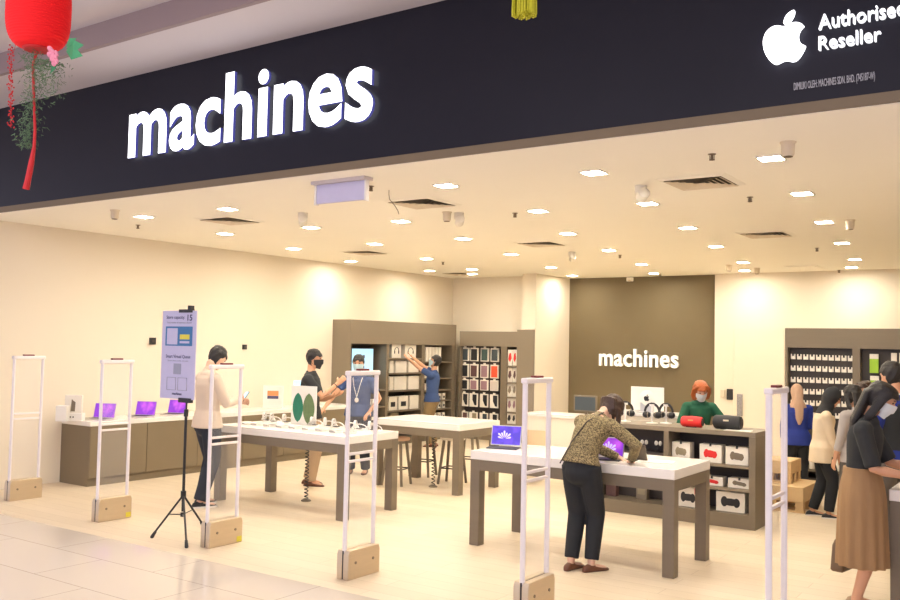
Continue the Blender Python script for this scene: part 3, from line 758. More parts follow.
# ================================================================== LEFT WALL SHELVING
FX = -10.60
Y = lambda u, X=FX: AX(u, 400, X).y
Z = lambda v, u=402, X=FX: AX(u, v, X).z
Yb = [Y(350)-.02, Y(350), Y(385.5), Y(388), Y(421), Y(424), Y(451.5), Y(455)]
TOP = 2.33
t = thing('wall_shelving', 'tall taupe three-bay shelving unit built along the left wall', 'shelving', ((WX+FX)/2, Yb[0], 0))
ox, oy = (WX+FX)/2, Yb[0]; hw = (FX-WX)/2
def S(u0, u1, z0, z1, y0=None, y1=None): return None
MB().box(-hw+.002, hw, 0, Yb[7]-oy, 1.90, TOP).build('header', 'taupe_light', t)
MB().box(-hw+.002, hw, 0, Yb[1]-oy, 0, 1.90).build('end_panel', 'taupe_light', t)
for a, b in ((Yb[2], Yb[3]), (Yb[4], Yb[5]), (Yb[6], Yb[7])): MB().box(-hw+.002, hw, a-oy, b-oy, 0, 1.90).build('upright', 'taupe', t)
MB().box(-hw+.002, -hw+.03, Yb[1]-oy, Yb[7]-oy, 0, 1.90).build('back_panel', 'shelf_dark', t)
MB().box(-hw+.03, hw, Yb[1]-oy, Yb[7]-oy, 0, .12).build('plinth', 'taupe', t)
sh2 = [1.64, 1.36, 1.03, .65, .40]; sh3 = [1.57, 1.24, 1.0, .79, .62, .40]; sh1 = [1.06, .75, .42]
for (a, b), ss in (((Yb[1], Yb[2]), sh1), ((Yb[3], Yb[4]), sh2), ((Yb[5], Yb[6]), sh3)):
    for z in ss: MB().box(-hw+.03, hw-.01, a-oy, b-oy, z-.03, z).build('shelf', 'taupe', t)
def lbox(u0, u1, z0, z1, label, X=FX-.06, dp=.10, m='pack_white', pic=None, cat='product box', name='product_box', grp='white boxes on the left wall shelving'):
    y0, y1 = Y(u0, X), Y(u1, X)
    t = thing(name, label, cat, (X-dp/2, (y0+y1)/2, z0), 0, grp)
    w = (y1-y0)/2; h = z1-z0
    MB().box(-dp/2, dp/2, -w, w, 0, h).build('carton', m, t, bevel=.002)
    if pic == 'phones':
        MB().tube([(dp/2+.002, w*.45*math.cos(R(k*18)), h*.5+h*.25*math.sin(R(k*18))) for k in range(11)], .006, 6).ell((dp/2+.002, w*.45, h*.42), (.003, .018, .035), n=8, m=6).ell((dp/2+.002, -w*.45, h*.42), (.003, .018, .035), n=8, m=6).build('headphone_picture', 'black', t)
    elif pic: MB().box(dp/2+.0002, dp/2+.002, -w*.55, w*.55, h*.25, h*.6).build('product_picture', pic, t)
    return t
RN = ['top', 'second', 'third', 'fourth']
for r, (z, hh, us, pc) in enumerate([(1.64, .27, [(391, 400), (404, 415)], 'phones'), (1.36, .23, [(389, 393), (395, 406), (408, 418)], None), (1.03, .26, [(389, 392.5), (394, 406), (408, 418.5)], None), (.65, .26, [(389, 397), (399, 408), (410, 419.5)], 'case_black')]):
    for i, (a, b) in enumerate(us):
        lbox(a, b, z+.001, z+hh, 'white product box, %s from left on the %s shelf of the middle bay' % (ORD[i], RN[r]), pic=pc if not (r == 3 and i == 2) else None)
lbox(391, 399, .401, .60, 'white box on the lowest visible middle-bay shelf of the left wall', m='khaki_box')
lbox(425, 430, 1.001, 1.13, 'small white carton, left one on the third shelf of the corner bay'); lbox(431, 436, 1.001, 1.13, 'small white carton, right one on the third shelf of the corner bay')
for i in range(5):
    lbox(425+i*3.2, 427.4+i*3.2, 1.571, 1.86, 'slim upright white package, %s from left on the top corner-bay shelf' % ORD[i], dp=.06, name='slim_package', cat='package', grp='slim packages on the top corner shelf')
for i in range(4): lbox(425+i*3.4, 427.6+i*3.4, 1.241, 1.48, 'slim upright white package, %s from left on the second corner-bay shelf' % ORD[i], dp=.06, name='slim_package', cat='package', grp='slim packages on the second corner shelf')
for r, z in enumerate((.791, .621, .401)):
    for i in range(5): lbox(425+i*4.4, 427.6+i*4.4, z, z+.13, 'dark-faced white pack, %s from left on the %s low corner-bay shelf' % (ORD[i], ['first', 'second', 'third'][r]), dp=.05, pic='case_black', name='accessory_pack', cat='package', grp='small packs low in the corner bay')
# television in bay one
y0, y1 = Y(350.6, -10.8)+.04, Y(374, -10.8)
tv = thing('wall_screen', 'flat screen glowing pale blue on the left wall shelving', 'screen', (-10.84, (y0+y1)/2, 1.30))
w = (y1-y0)/2
MB().box(-.03, .0, -w, w, 0, .52).build('casing', 'black', tv, bevel=.004)
MB().box(.0002, .004, -w+.012, w-.012, .012, .508).build('display', 'screen_blue', tv)
MB().ell((.006, w*.1, .36), (.002, .03, .04), n=10, m=6).ell((.006, w*.1, .26), (.002, .03, .04), n=10, m=6).ell((.006, w*.1, .17), (.002, .025, .025), n=10, m=6).build('picture', 'ink', tv)
MB().box(-.12, .0, -.1, .1, -.24, -.232).box(-.07, -.03, -.02, .02, -.235, .1).build('stand', 'black', tv)
lbox(366, 371, .751, .88, 'small white box, left one on the low shelf under the blue screen'); lbox(373, 378, .751, .88, 'small white box, right one on the low shelf under the blue screen')
lbox(362, 368, .421, .55, 'white box with dark picture, left on the bottom shelf below the blue screen', pic='case_black'); lbox(370, 377, .421, .55, 'white box with dark picture, right on the bottom shelf below the blue screen', pic='case_black')
# ================================================================== BACK CORNER SHELVING
BY = 15.62
X_ = lambda u, y=BY: AY(u, 400, y).x
Zb = lambda v, y=BY: AY(485, v, y).z
xa, xb_, xc, xd, xe = X_(458.5), X_(500), X_(506), X_(517), X_(534)
t = thing('wall_shelving', 'tall taupe shelving with rows of phone cases at the back corner', 'shelving', (xa, BY, 0))
D_ = B1-BY
MB().box(0, xd-xa, 0, D_-.002, 1.90, 2.20).build('header', 'taupe_light', t)
MB().box(xb_-xa, xc-xa, 0, D_-.03, 0, 1.90).build('upright', 'taupe', t)
MB().box(-.0, .03, 0, D_-.03, 0, 1.90).build('upright', 'taupe', t)
MB().box(0, xd-xa, D_-.03, D_-.002, 0, 1.90).build('back_panel', 'shelf_dark', t)
MB().box(.03, xb_-xa, D_-.30, D_-.031, .12, 1.90).build('peg_panel', 'shelf_dark', t)
MB().box(.03, xd-xa, 0, D_-.03, 0, .12).build('plinth', 'taupe', t)
yp = BY-.06
MB().box(X_(516, yp)-xa, X_(533.3, yp)-xa, yp-BY, D_-.002, 0, 2.24).build('side_panel', 'taupe_light', t)
for z in (1.52, 1.19, .90, .60, .36): MB().box(xc-xa, xd-xa, .0, D_-.03, z-.03, z).build('shelf', 'taupe', t)
MB().box(WX+.45, xa-.002, BY-.0, BY+.03, 0, 2.22).build('corner_trim', 'wall_cream', t, loc=(-xa, 0, 0))
PYo = B1-.33
cols = [['case_slate', 'case_black', 'case_pine', 'case_slate'], ['case_black', 'case_brown', 'case_mauve', 'case_orange'], ['case_black', 'case_mauve', 'case_mauve', 'case_chalk'], ['case_black']*4, ['case_brown', 'khaki_box', 'case_slate', 'case_black']]
cn = {'case_slate': 'slate grey', 'case_black': 'black', 'case_pine': 'dark green', 'case_brown': 'brown', 'case_mauve': 'mauve', 'case_orange': 'bright orange', 'case_chalk': 'chalk white', 'khaki_box': 'khaki'}
us = [(458.8, 466.8), (468.2, 476.2), (478.6, 486.6), (488.6, 496.8)]; vs = [(348, 361.5), (364.5, 378), (380, 390.5), (394, 407.5), (413, 424)]
RW5 = ['top', 'second', 'third', 'fourth', 'bottom']
for r in range(5):
    for c in range(4):
        u0, u1 = us[c]; v0, v1 = vs[r]; yy = PYo-.06
        x0, x1, z0, z1 = X_(u0+1.2, yy), X_(u1+1.2, yy), AY(485, v1, yy).z, AY(485, v0, yy).z
        m = cols[r][c]
        t = thing('phone_case_pack', 'white pack with %s phone case, %s from left in the %s peg row' % (cn[m], ORD[c], RW5[r]), 'phone case', ((x0+x1)/2, yy, z0), 0, 'phone case packs on the back pegboard')
        w, hh = (x1-x0)/2, z1-z0
        MB().box(-w, w, 0, .03, 0, hh).box(-w*.3, w*.3, .005, .012, hh, hh+.03).build('packaging', 'pack_white', t, bevel=.002)
        if r < 3: MB().box(-w*.78, w*.72, -.006, -.0005, hh*.07, hh*.90).build('phone_case', m, t, bevel=.002)
        else: MB().prism([(-w*.2, hh*.92), (w*.8, hh*.92), (w*.8, hh*.12), (w*.35, hh*.12), (-w*.2, hh*.5)], -.006, -.0005).build('phone_case', m, t)
        MB().cyl((0, .01, hh+.02), (0, PYo-yy+.03, hh+.02), .004, n=6).build('peg_hook', 'steel', t)
for r, (z, hh, m) in enumerate([(1.52, .32, 'red'), (1.19, .29, 'case_brown'), (.90, .27, 'taupe_light'), (.60, .28, 'case_mauve'), (.36, .22, 'case_black')]):
    for c, (u0, u1) in enumerate([(507, 511.8), (512.2, 516)]):
        yy = BY+.05; x0, x1 = X_(u0, yy), X_(u1, yy)
        t = thing('boxed_accessory', 'box with %s picture, %s on the %s narrow shelf by the phone cases' % ({'red': 'red', 'case_brown': 'brown', 'taupe_light': 'tan', 'case_mauve': 'pink', 'case_black': 'black'}[m], ['left', 'right'][c], RW5[r]), 'product box', ((x0+x1)/2, yy, z+.001), 0, 'boxes on the narrow shelves')
        w = (x1-x0)/2
        MB().box(-w, w, 0, .15, 0, hh).build('carton', 'pack_white', t, bevel=.002)
        MB().prism([(-w*.7, hh*.4), (-w*.3, hh*.75), (w*.4, hh*.8), (w*.7, hh*.45), (0, hh*.22)], -.003, -.0005).build('picture', m, t)
# ================================================================== CENTRE COUNTER (K)
KX0, KX1, KY0, KY1, KH = -4.72, -2.81, 9.86, 10.46, 1.035
t = thing('service_counter', 'taupe open-shelved counter holding boxed speakers in the centre of the shop', 'counter', ((KX0+KX1)/2, KY0, 0))
ox = (KX0+KX1)/2; a = (KX1-KX0)/2; d = KY1-KY0
xd0, xd1 = AY(663.5, 450, KY0).x-ox, AY(668.5, 450, KY0).x-ox
MB().box(-a, a, 0, d, KH-.05, KH).build('countertop', 'taupe_light', t, bevel=.003)
for x0, x1, n in ((-a, -a+.05, 'end_panel'), (a-.07, a, 'end_panel'), (xd0, xd1, 'divider')): MB().box(x0, x1, 0 if n != 'divider' else .0, d, 0, KH-.051).build(n, 'taupe', t)
MB().box(-a+.05, a-.07, .0, d-.02, 0, .15).build('plinth', 'taupe', t)
MB().box(-a+.05, a-.07, d-.03, d-.001, .15, KH-.051).box(-a+.05, a-.07, .36, .38, .15, KH-.051).build('back_panel', 'shelf_dark', t)
for z in (.665, .415): MB().box(xd1, a-.07, .005, .36, z-.025, z).build('shelf', 'taupe_light', t)
MB().box(-a+.05, xd0, .10, .36, .70, .72).build('shelf', 'shelf_dark', t)
def kbox(u0, u1, v0, v1, zf, label, m, Yp=None):
    Yp = Yp or KY0+.10
    x0, x1 = AY(u0, v0, Yp).x, AY(u1, v0, Yp).x; um = (u0+u1)/2; z1 = AY(um, (v0+v1)/2, Yp).z*2-zf; hh = min(z1-zf, .21)
    t = thing('speaker_box', label, 'product box', ((x0+x1)/2, Yp, zf), 0, 'boxed speakers on the centre counter shelves')
    w = (x1-x0)/2
    MB().box(-w, w, 0, .14, 0, hh).build('carton', 'pack_white', t, bevel=.003)
    f = MB()
    T = Matrix.Translation((0, -.0005, hh*.48)) @ Matrix.Rotation(R(6), 4, 'Y')
    f.ell((0, -.001, 0), (w*.62, .003, hh*.20), T, 20, 12); f.ell((-w*.38, -.001, 0), (w*.22, .003, hh*.24), T, 16, 10); f.ell((w*.38, -.001, -.002), (w*.22, .003, hh*.20), T, 16, 10)
    f.build('speaker_picture', m, t)
    MB().box(-.012, .012, -.004, .0, hh-.02, hh+.012).build('hang_tab', 'black', t)
    return t
kb = [(672, 690, 444, 458, .666, 'white box picturing a khaki speaker, left on the top shelf of the counter', 'khaki_box'), (699.5, 721.5, 447, 460, .666, 'white box picturing a red speaker, middle of the counter top shelf', 'red'), (725.5, 748.5, 449, 463, .666, 'white box picturing a dark speaker, right on the counter top shelf', 'taupe'),
      (676, 695, 471, 486, .416, 'white box picturing a khaki speaker, left on the counter middle shelf', 'khaki_box'), (701, 723, 474, 488, .416, 'white box picturing a red speaker, middle of the counter second shelf', 'red'), (728, 751, 476, 491, .416, 'white box picturing a dark speaker, right on the counter second shelf', 'taupe')]
for r in kb: kbox(*r)
for (u0, u1, lab) in ((677, 699, 'larger white box picturing a black speaker, left on the counter bottom shelf'), (716, 745, 'large white box picturing a black speaker, right on the counter bottom shelf')):
    Yp = KY0+.10; x0, x1 = AY(u0, 500, Yp).x, AY(u1, 500, Yp).x; w = (x1-x0)/2
    t = thing('speaker_box', lab, 'product box', ((x0+x1)/2, Yp, .151), 0, 'boxed speakers on the centre counter shelves')
    MB().box(-w, w, 0, .16, 0, .215).build('carton', 'pack_white', t, bevel=.003)
    MB().ell((0, -.001, .105), (w*.66, .003, .04), n=20, m=12).ell((-w*.42, -.001, .108), (w*.24, .003, .056), n=16, m=10).ell((w*.42, -.001, .10), (w*.24, .003, .050), n=16, m=10).build('speaker_picture', 'case_black', t)
    MB().box(w*.6, w*.98, -.003, -.0005, .15, .212).build('red_flash', 'red' if u0 == 677 else 'pack_white', t)
for u, lab in ((644.5, 'left'), (658.5, 'right')):
    q = AY(u, 447, KY0+.2)
    t = thing('earbuds', 'pair of pale earbuds, %s one on the dark shelf of the counter' % lab, 'earphones', (q.x, q.y, .721), 0, 'earbuds on the dark counter shelf')
    MB().lathe([(.03, 0), (.03, .01), (.01, .015), (.008, .08)], n=12).build('stand', 'shelf_dark', t)
    MB().ell((-.025, -.01, .10), (.022, .018, .028), n=10, m=8).ell((.025, -.01, .10), (.022, .018, .028), n=10, m=8).build('earbud', 'white', t)
for u, m1, lab in ((611, 'pack_white', 'small dark box with a white egg picture low in the counter left bay'), (641.5, 'taupe_light', 'small olive box low in the counter left bay')):
    q = AY(u, 487, KY0+.2)
    t = thing('small_box', lab, 'product box', (q.x, q.y, .151), 0)
    MB().box(-.065, .065, 0, .08, 0, .27 if u < 620 else .25).build('carton', 'case_brown' if u < 620 else 'taupe_light', t, bevel=.003)
    if u < 620: MB().ell((0, -.001, .18), (.035, .002, .05), n=12, m=8).build('egg_picture', m1, t)
    else: MB().box(-.045, .045, -.003, -.0005, .06, .22).build('front_label', 'khaki_box', t)
# portable speakers on top
def boombox(u0, u1, label, m, r, my=KY0+.16):
    x0, x1 = AY(u0, 425, my).x, AY(u1, 425, my).x; w = (x1-x0)/2
    t = thing('portable_speaker', label, 'speaker', ((x0+x1)/2, my, KH), 0)
    MB().tube([(-w, 0, r), (-w*.97, 0, r), (-w*.85, 0, r), (0, 0, r*1.02), (w*.85, 0, r), (w*.97, 0, r), (w, 0, r)], [r*.72, r*.88, r*.97, r, r*.97, r*.88, r*.72], 24, xdir=(0, 0, 1)).build('speaker_body', m, t)
    for s in (-1, 1): MB().lathe([(r*.7, 0), (r*.68, .006), (r*.5, .002), (.001, .002)], Matrix.Translation((s*w, 0, r)) @ Matrix.Rotation(R(90*s), 4, 'Y'), n=20).build('end_cap', 'shelf_dark', t)
    MB().box(-.03, .03, -r*.98, -r*.93, r*1.2, r*1.42).build('badge', 'orange' if m == 'red' else 'vent', t)
    MB().box(-w*.5, w*.5, -.03, .03, 0, .012).build('foot', 'black', t)
boombox(682, 702.5, 'red cylindrical portable speaker on the counter by the green-topped woman', 'red', .062)
boombox(714.5, 741.5, 'black cylindrical portable speaker on the right end of the counter', 'case_black', .078, KY0+.2)
o = MB().box(-.14, .14, -.08, .08, 0, .004).build('price_card', 'white', loc=(KX1-.22, KY0+.12, KH), rz=R(4)); tag(o, 'flat white card at the right corner of the centre counter', 'card')
# headphones
def headphones(u, v, z, Yh, label, m='black', rz=0):
    q = AY(u, v, Yh)
    t = thing('headphones', label, 'headphones', (q.x, Yh, z), R(rz), 'headphones on white stands')
    MB().lathe([(.07, 0), (.07, .008), (.012, .014), (.010, .20)], n=20).box(-.03, .03, -.012, .012, .20, .225).build('stand', 'white', t)
    MB().tube([(.088*math.cos(R(k*12)), 0, .135+.095*math.sin(R(k*12))) for k in range(16)], (.009, .015), 8, xdir=(0, 1, 0)).build('headband', m, t)
    for s in (-1, 1):
        MB().tube([(s*.078, 0, .10), (s*.052, 0, .10)], [.040, .036], 18, round_ends=True).build('ear_cup', m, t)
        MB().lathe([(.036, 0), (.038, .008), (.026, .014)], Matrix.Translation((s*.052, 0, .10)) @ Matrix.Rotation(R(-90*s), 4, 'Y'), n=16).build('ear_pad', 'taupe_light', t)
headphones(625, 420, KH, KY0+.3, 'black over-ear headphones on a stand beside the bending woman\'s head', rz=30)
headphones(652, 420, KH, KY0+.30, 'black over-ear headphones on a white stand, left of the pair before the computer')
headphones(666, 420, KH, KY0+.42, 'white and black over-ear headphones, right of the pair before the computer', rz=-10)
# rear white desk and computer
q0, q1 = AY(597, 410, 10.9), AY(683, 408, 10.9)
t = thing('cashier_desk', 'white cashier desk behind the centre counter carrying the computer', 'desk', ((q0.x+q1.x)/2, 10.9, 0))
a = (q1.x-q0.x)/2
MB().box(-a, a, 0, .55, 1.05, 1.09).build('desktop', 'white_top', t, bevel=.003); MB().box(-a+.02, a-.02, .02, .5, 0, 1.049).build('desk_body', 'wall_cream', t)
q = AY(646.5, 405, 11.1)
t = thing('desktop_computer', 'silver all-in-one computer seen from behind on the cashier desk', 'computer', (q.x, 11.12, 1.09))
w = (AY(663, 400, 11.1).x-AY(630, 400, 11.1).x)/2
za, zb_ = AY(646, 387, 11.1).z-1.09, AY(646, 410.5, 11.1).z-1.09
MB().box(-w, w, 0, .012, zb_, za).tube([(0, .004, (za+zb_)/2), (0, -.02, (za+zb_)/2)], [.12, .07], 32).build('casing', 'white', t, bevel=.004)
MB().box(-w+.01, w-.01, .0125, .014, zb_+.05, za-.01).build('screen', 'screen_blue', t)
MB().box(-.09, .09, -.012, -.004, -.0, zb_+.1).box(-.09, .09, -.10, .10, 0.001, .008).build('stand', 'silver', t, bevel=.002)
for n, mb in zip(('apple_body', 'apple_leaf'), emblem(-.035, .035, (za+zb_)/2-.03, (za+zb_)/2+.055, -.026, -.0215)): mb.build(n, 'black', t, smooth=0)
q = AY(585, 405, 11.2)
t = thing('desk_monitor', 'small dark monitor left of the bending woman\'s head', 'monitor', (q.x+.0, 11.2, .99))
MB().box(-.17, .17, 0, .03, .05, .27).build('casing', 'taupe', t, bevel=.004); MB().box(-.15, .15, -.003, -.0005, .07, .25).build('screen', 'case_slate', t); MB().box(-.06, .06, -.05, .08, 0, .01).box(-.02, .02, .03, .05, 0, .1).build('stand', 'taupe', t)
q0, q1 = AY(528, 413, 11.2), AY(596, 413, 11.2)
t = thing('white_desk', 'low plain white desk left of the cashier desk near the column', 'desk', ((q0.x+q1.x)/2, 11.0, 0)); a = (q1.x-q0.x)/2-.03
MB().box(-a, a, 0, .5, .95, .99).build('desktop', 'white_top', t, bevel=.003); MB().box(-a+.02, a-.02, .02, .48, .45, .949).box(-a+.02, -a+.08, .02, .48, 0, .45).box(a-.08, a-.02, .02, .48, 0, .45).build('desk_body', 'wall_cream', t)
# ================================================================== RIGHT SHELVING
RY = 13.55
XR = lambda u, y=RY: AY(u, 400, y).x
x0, x1 = XR(785), 1.2
t = thing('wall_shelving', 'wide taupe display wall with small white packs at the right back', 'shelving', (x0, RY, 0))
MB().box(0, x1-x0, 0, .5, 1.97, 2.25).build('header', 'taupe', t)
MB().box(0, XR(787.5)-x0, 0, .5, 0, 1.97).build('end_panel', 'taupe', t)
MB().box(XR(852.5)-x0, XR(860)-x0, 0, .47, 0, 1.97).build('upright', 'taupe', t)
MB().box(XR(908)-x0, XR(914)-x0, 0, .47, 0, 1.97).build('upright', 'taupe', t)
MB().box(0, x1-x0, .47, .5, 0, 1.97).build('back_panel', 'shelf_dark', t)
MB().box(XR(787.5)-x0, XR(852.5)-x0, .12, .15, .35, 1.97).build('peg_panel', 'shelf_dark', t)
MB().box(XR(860)-x0, XR(908)-x0, .12, .15, .35, 1.97).build('peg_panel', 'shelf_dark', t)
MB().box(0, x1-x0, .02, .47, 0, .12).build('plinth', 'shelf_dark', t)
MB().box(XR(787.5)-x0, XR(852.5)-x0, .02, .47, .22, .25).build('shelf', 'taupe', t)
pk = None
RW8 = ['top', 'second', 'third', 'fourth', 'fifth', 'sixth']
for r, v in enumerate((356, 367.5, 379, 390.5, 402, 414)):
    for c in range(10):
        u = 793.2+c*6.35; yy = RY+.08
        q = AY(u, v+c*.22, yy); s = .042 if r == 0 else .05
        lab = 'small white hang pack, %s from left in the %s row of the right pegboard' % (ORD[c], RW8[r])
        if pk is None:
            pk = thing('accessory_pack', lab, 'package', q, 0, 'small white packs on the right pegboard')
            MB().add([(x_, y_, z_) for y_ in (-.01, .01) for x_, z_ in ((-.032, -.045), (.032, -.045), (.032, .030), (.012, .030), (.012, .0), (-.014, .0), (-.014, .030), (-.032, .030))],
                     [(0, 1, 2, 3, 4, 5, 6, 7), tuple(range(15, 7, -1))]+[(i, i+8, (i+1) % 8+8, (i+1) % 8) for i in range(8)]).build('card', 'pack_white', pk)
            MB().box(-.014, .012, -.006, .004, .0, .034).build('plug', 'case_black', pk)
            MB().cyl((0, -.005, .036), (0, .045, .036), .003, n=6).build('peg_hook', 'steel', pk)
        else: dup(pk, q, label=lab)
for i, (u, v0, v1) in enumerate([(874, 354, 373), (874.5, 376, 393)]):
    yy = RY+.06; q = AY(u, v1, yy); h = AY(u, v0, yy).z-q.z
    t = thing('green_pack', 'lime green hanging pack, %s one left of the man in dark vest' % ['upper', 'lower'][i], 'package', q, 0, 'lime packs on the right display wall')
    MB().box(-.055, .055, 0, .03, 0, h*.74).build('lime_front', 'lime', t); MB().box(-.055, .055, 0, .03, h*.74, h).build('white_header', 'pack_white', t)
    MB().cyl((0, .0, h-.02), (0, .065, h-.02), .004, n=6).build('peg_hook', 'steel', t)
for i, (u, v0, v1) in enumerate([(894, 353, 372), (902, 353, 372)]):
    yy = RY+.06; q = AY(u, v1, yy); h = AY(u, v0, yy).z-q.z
    t = thing('hanging_pack', 'white hanging pack, %s one above the man in dark vest' % ['left', 'right'][i], 'package', q, 0, 'white packs above the vest man')
    MB().box(-.035, .035, 0, .03, 0, h).build('card', 'pack_white', t); MB().box(-.02, .02, -.004, -.0005, .02, h*.5).build('picture', 'case_mauve', t)
for i, u in enumerate((804, 812, 829, 838)):
    q = AY(u, 478, RY+.1)
    t = thing('white_bottle', 'small white bottle, %s from left on the low shelf behind the crates' % ORD[i], 'bottle', (q.x, q.y, .251), 0, 'white bottles on the low right shelf')
    MB().lathe([(.035, 0), (.038, .01), (.038, .12), (.018, .15), (.016, .165)], n=14).build('bottle_body', 'pack_white', t); MB().lathe([(.02, .165), (.02, .195), (.015, .2)], n=12).build('cap', 'pack_white', t)
# wooden crates
def crate(x, y, z, w, d, h, label, name='wooden_crate'):
    t = thing(name, label, 'crate', (x, y, z), 0, 'pale wooden crates by the counter')
    MB().box(-w/2, w/2, -d/2, d/2, h*.42, h).build('box_body', 'wood_pale', t, bevel=.003)
    for s in (-1, 0, 1): MB().box(-w/2+.0, w/2, s*(d/2-.04)-.04, s*(d/2-.04)+.04, h*.10, h*.42-.001).build('skid_block', 'wood_pale', t) if False else None
    for sx in (-1, 0, 1):
        for sy in (-1, 0, 1): MB().box(sx*(w/2-.05)-.045, sx*(w/2-.05)+.045, sy*(d/2-.05)-.045, sy*(d/2-.05)+.045, .03, h*.42-.001).build('skid_block', 'wood_pale', t)
    for sy in (-1, 0, 1): MB().box(-w/2, w/2, sy*(d/2-.05)-.045, sy*(d/2-.05)+.045, 0, .029).build('skid_board', 'wood_pale', t)
    return t
p = G(803, 514)
crate(p.x-.36, p.y+.42, 0, .72, .80, .30, 'lower pale wooden pallet crate on the floor right of the counter')
crate(p.x-.45, p.y+.50, .301, .50, .5, .27, 'upper smaller pale wooden crate stacked on the lower one')
# ================================================================== PEOPLE
def remesh(mb, vox, it=3, name='m'):
    me = bpy.data.meshes.new(name); me.from_pydata([tuple(p) for p in mb.v], [], mb.f)
    bm = bmesh.new(); bm.from_mesh(me); bmesh.ops.triangulate(bm, faces=[f for f in bm.faces if len(f.verts) > 4]); bmesh.ops.recalc_face_normals(bm, faces=bm.faces); bm.to_mesh(me); bm.free()
    o = bpy.data.objects.new('tmp', me); COL.objects.link(o)
    r = o.modifiers.new('r', 'REMESH'); r.mode = 'VOXEL'; r.voxel_size = vox; r.adaptivity = 0
    if it: s = o.modifiers.new('s', 'SMOOTH'); s.factor = .5; s.iterations = it
    bpy.context.view_layer.update(); out = mesh_of(o); bpy.data.objects.remove(o); bpy.data.meshes.remove(me); out.name = name
    return out
def ik(a, b, l1, l2, hint):
    d = b-a; L = min(d.length, (l1+l2)*.998); d = d.normalized(); x = (l1*l1-l2*l2+L*L)/(2*L); h = math.sqrt(max(l1*l1-x*x, 0))
    q = hint-d*hint.dot(d); q = q.normalized() if q.length > 1e-4 else d.orthogonal()
    return a+d*x+q*h, a+d*L
def lerp(a, b, t): return a+(b-a)*t
HEADP = [(-.118, .020, .022, .050), (-.112, .036, .034, .046), (-.098, .050, .050, .036), (-.07, .060, .072, .018), (-.035, .067, .086, .006), (0, .071, .092, .002), (.035, .074, .096, -.002), (.07, .068, .088, -.005), (.098, .048, .064, -.008), (.112, .026, .036, -.008), (.118, .01, .014, -.008)]
def headr(z):
    for i in range(len(HEADP)-1):
        a, b = HEADP[i], HEADP[i+1]
        if a[0] <= z <= b[0]:
            t = (z-a[0])/(b[0]-a[0]); return [lerp(a[k], b[k], t) for k in (1, 2, 3)]
    return list(HEADP[0][1:]) if z < 0 else list(HEADP[-1][1:])
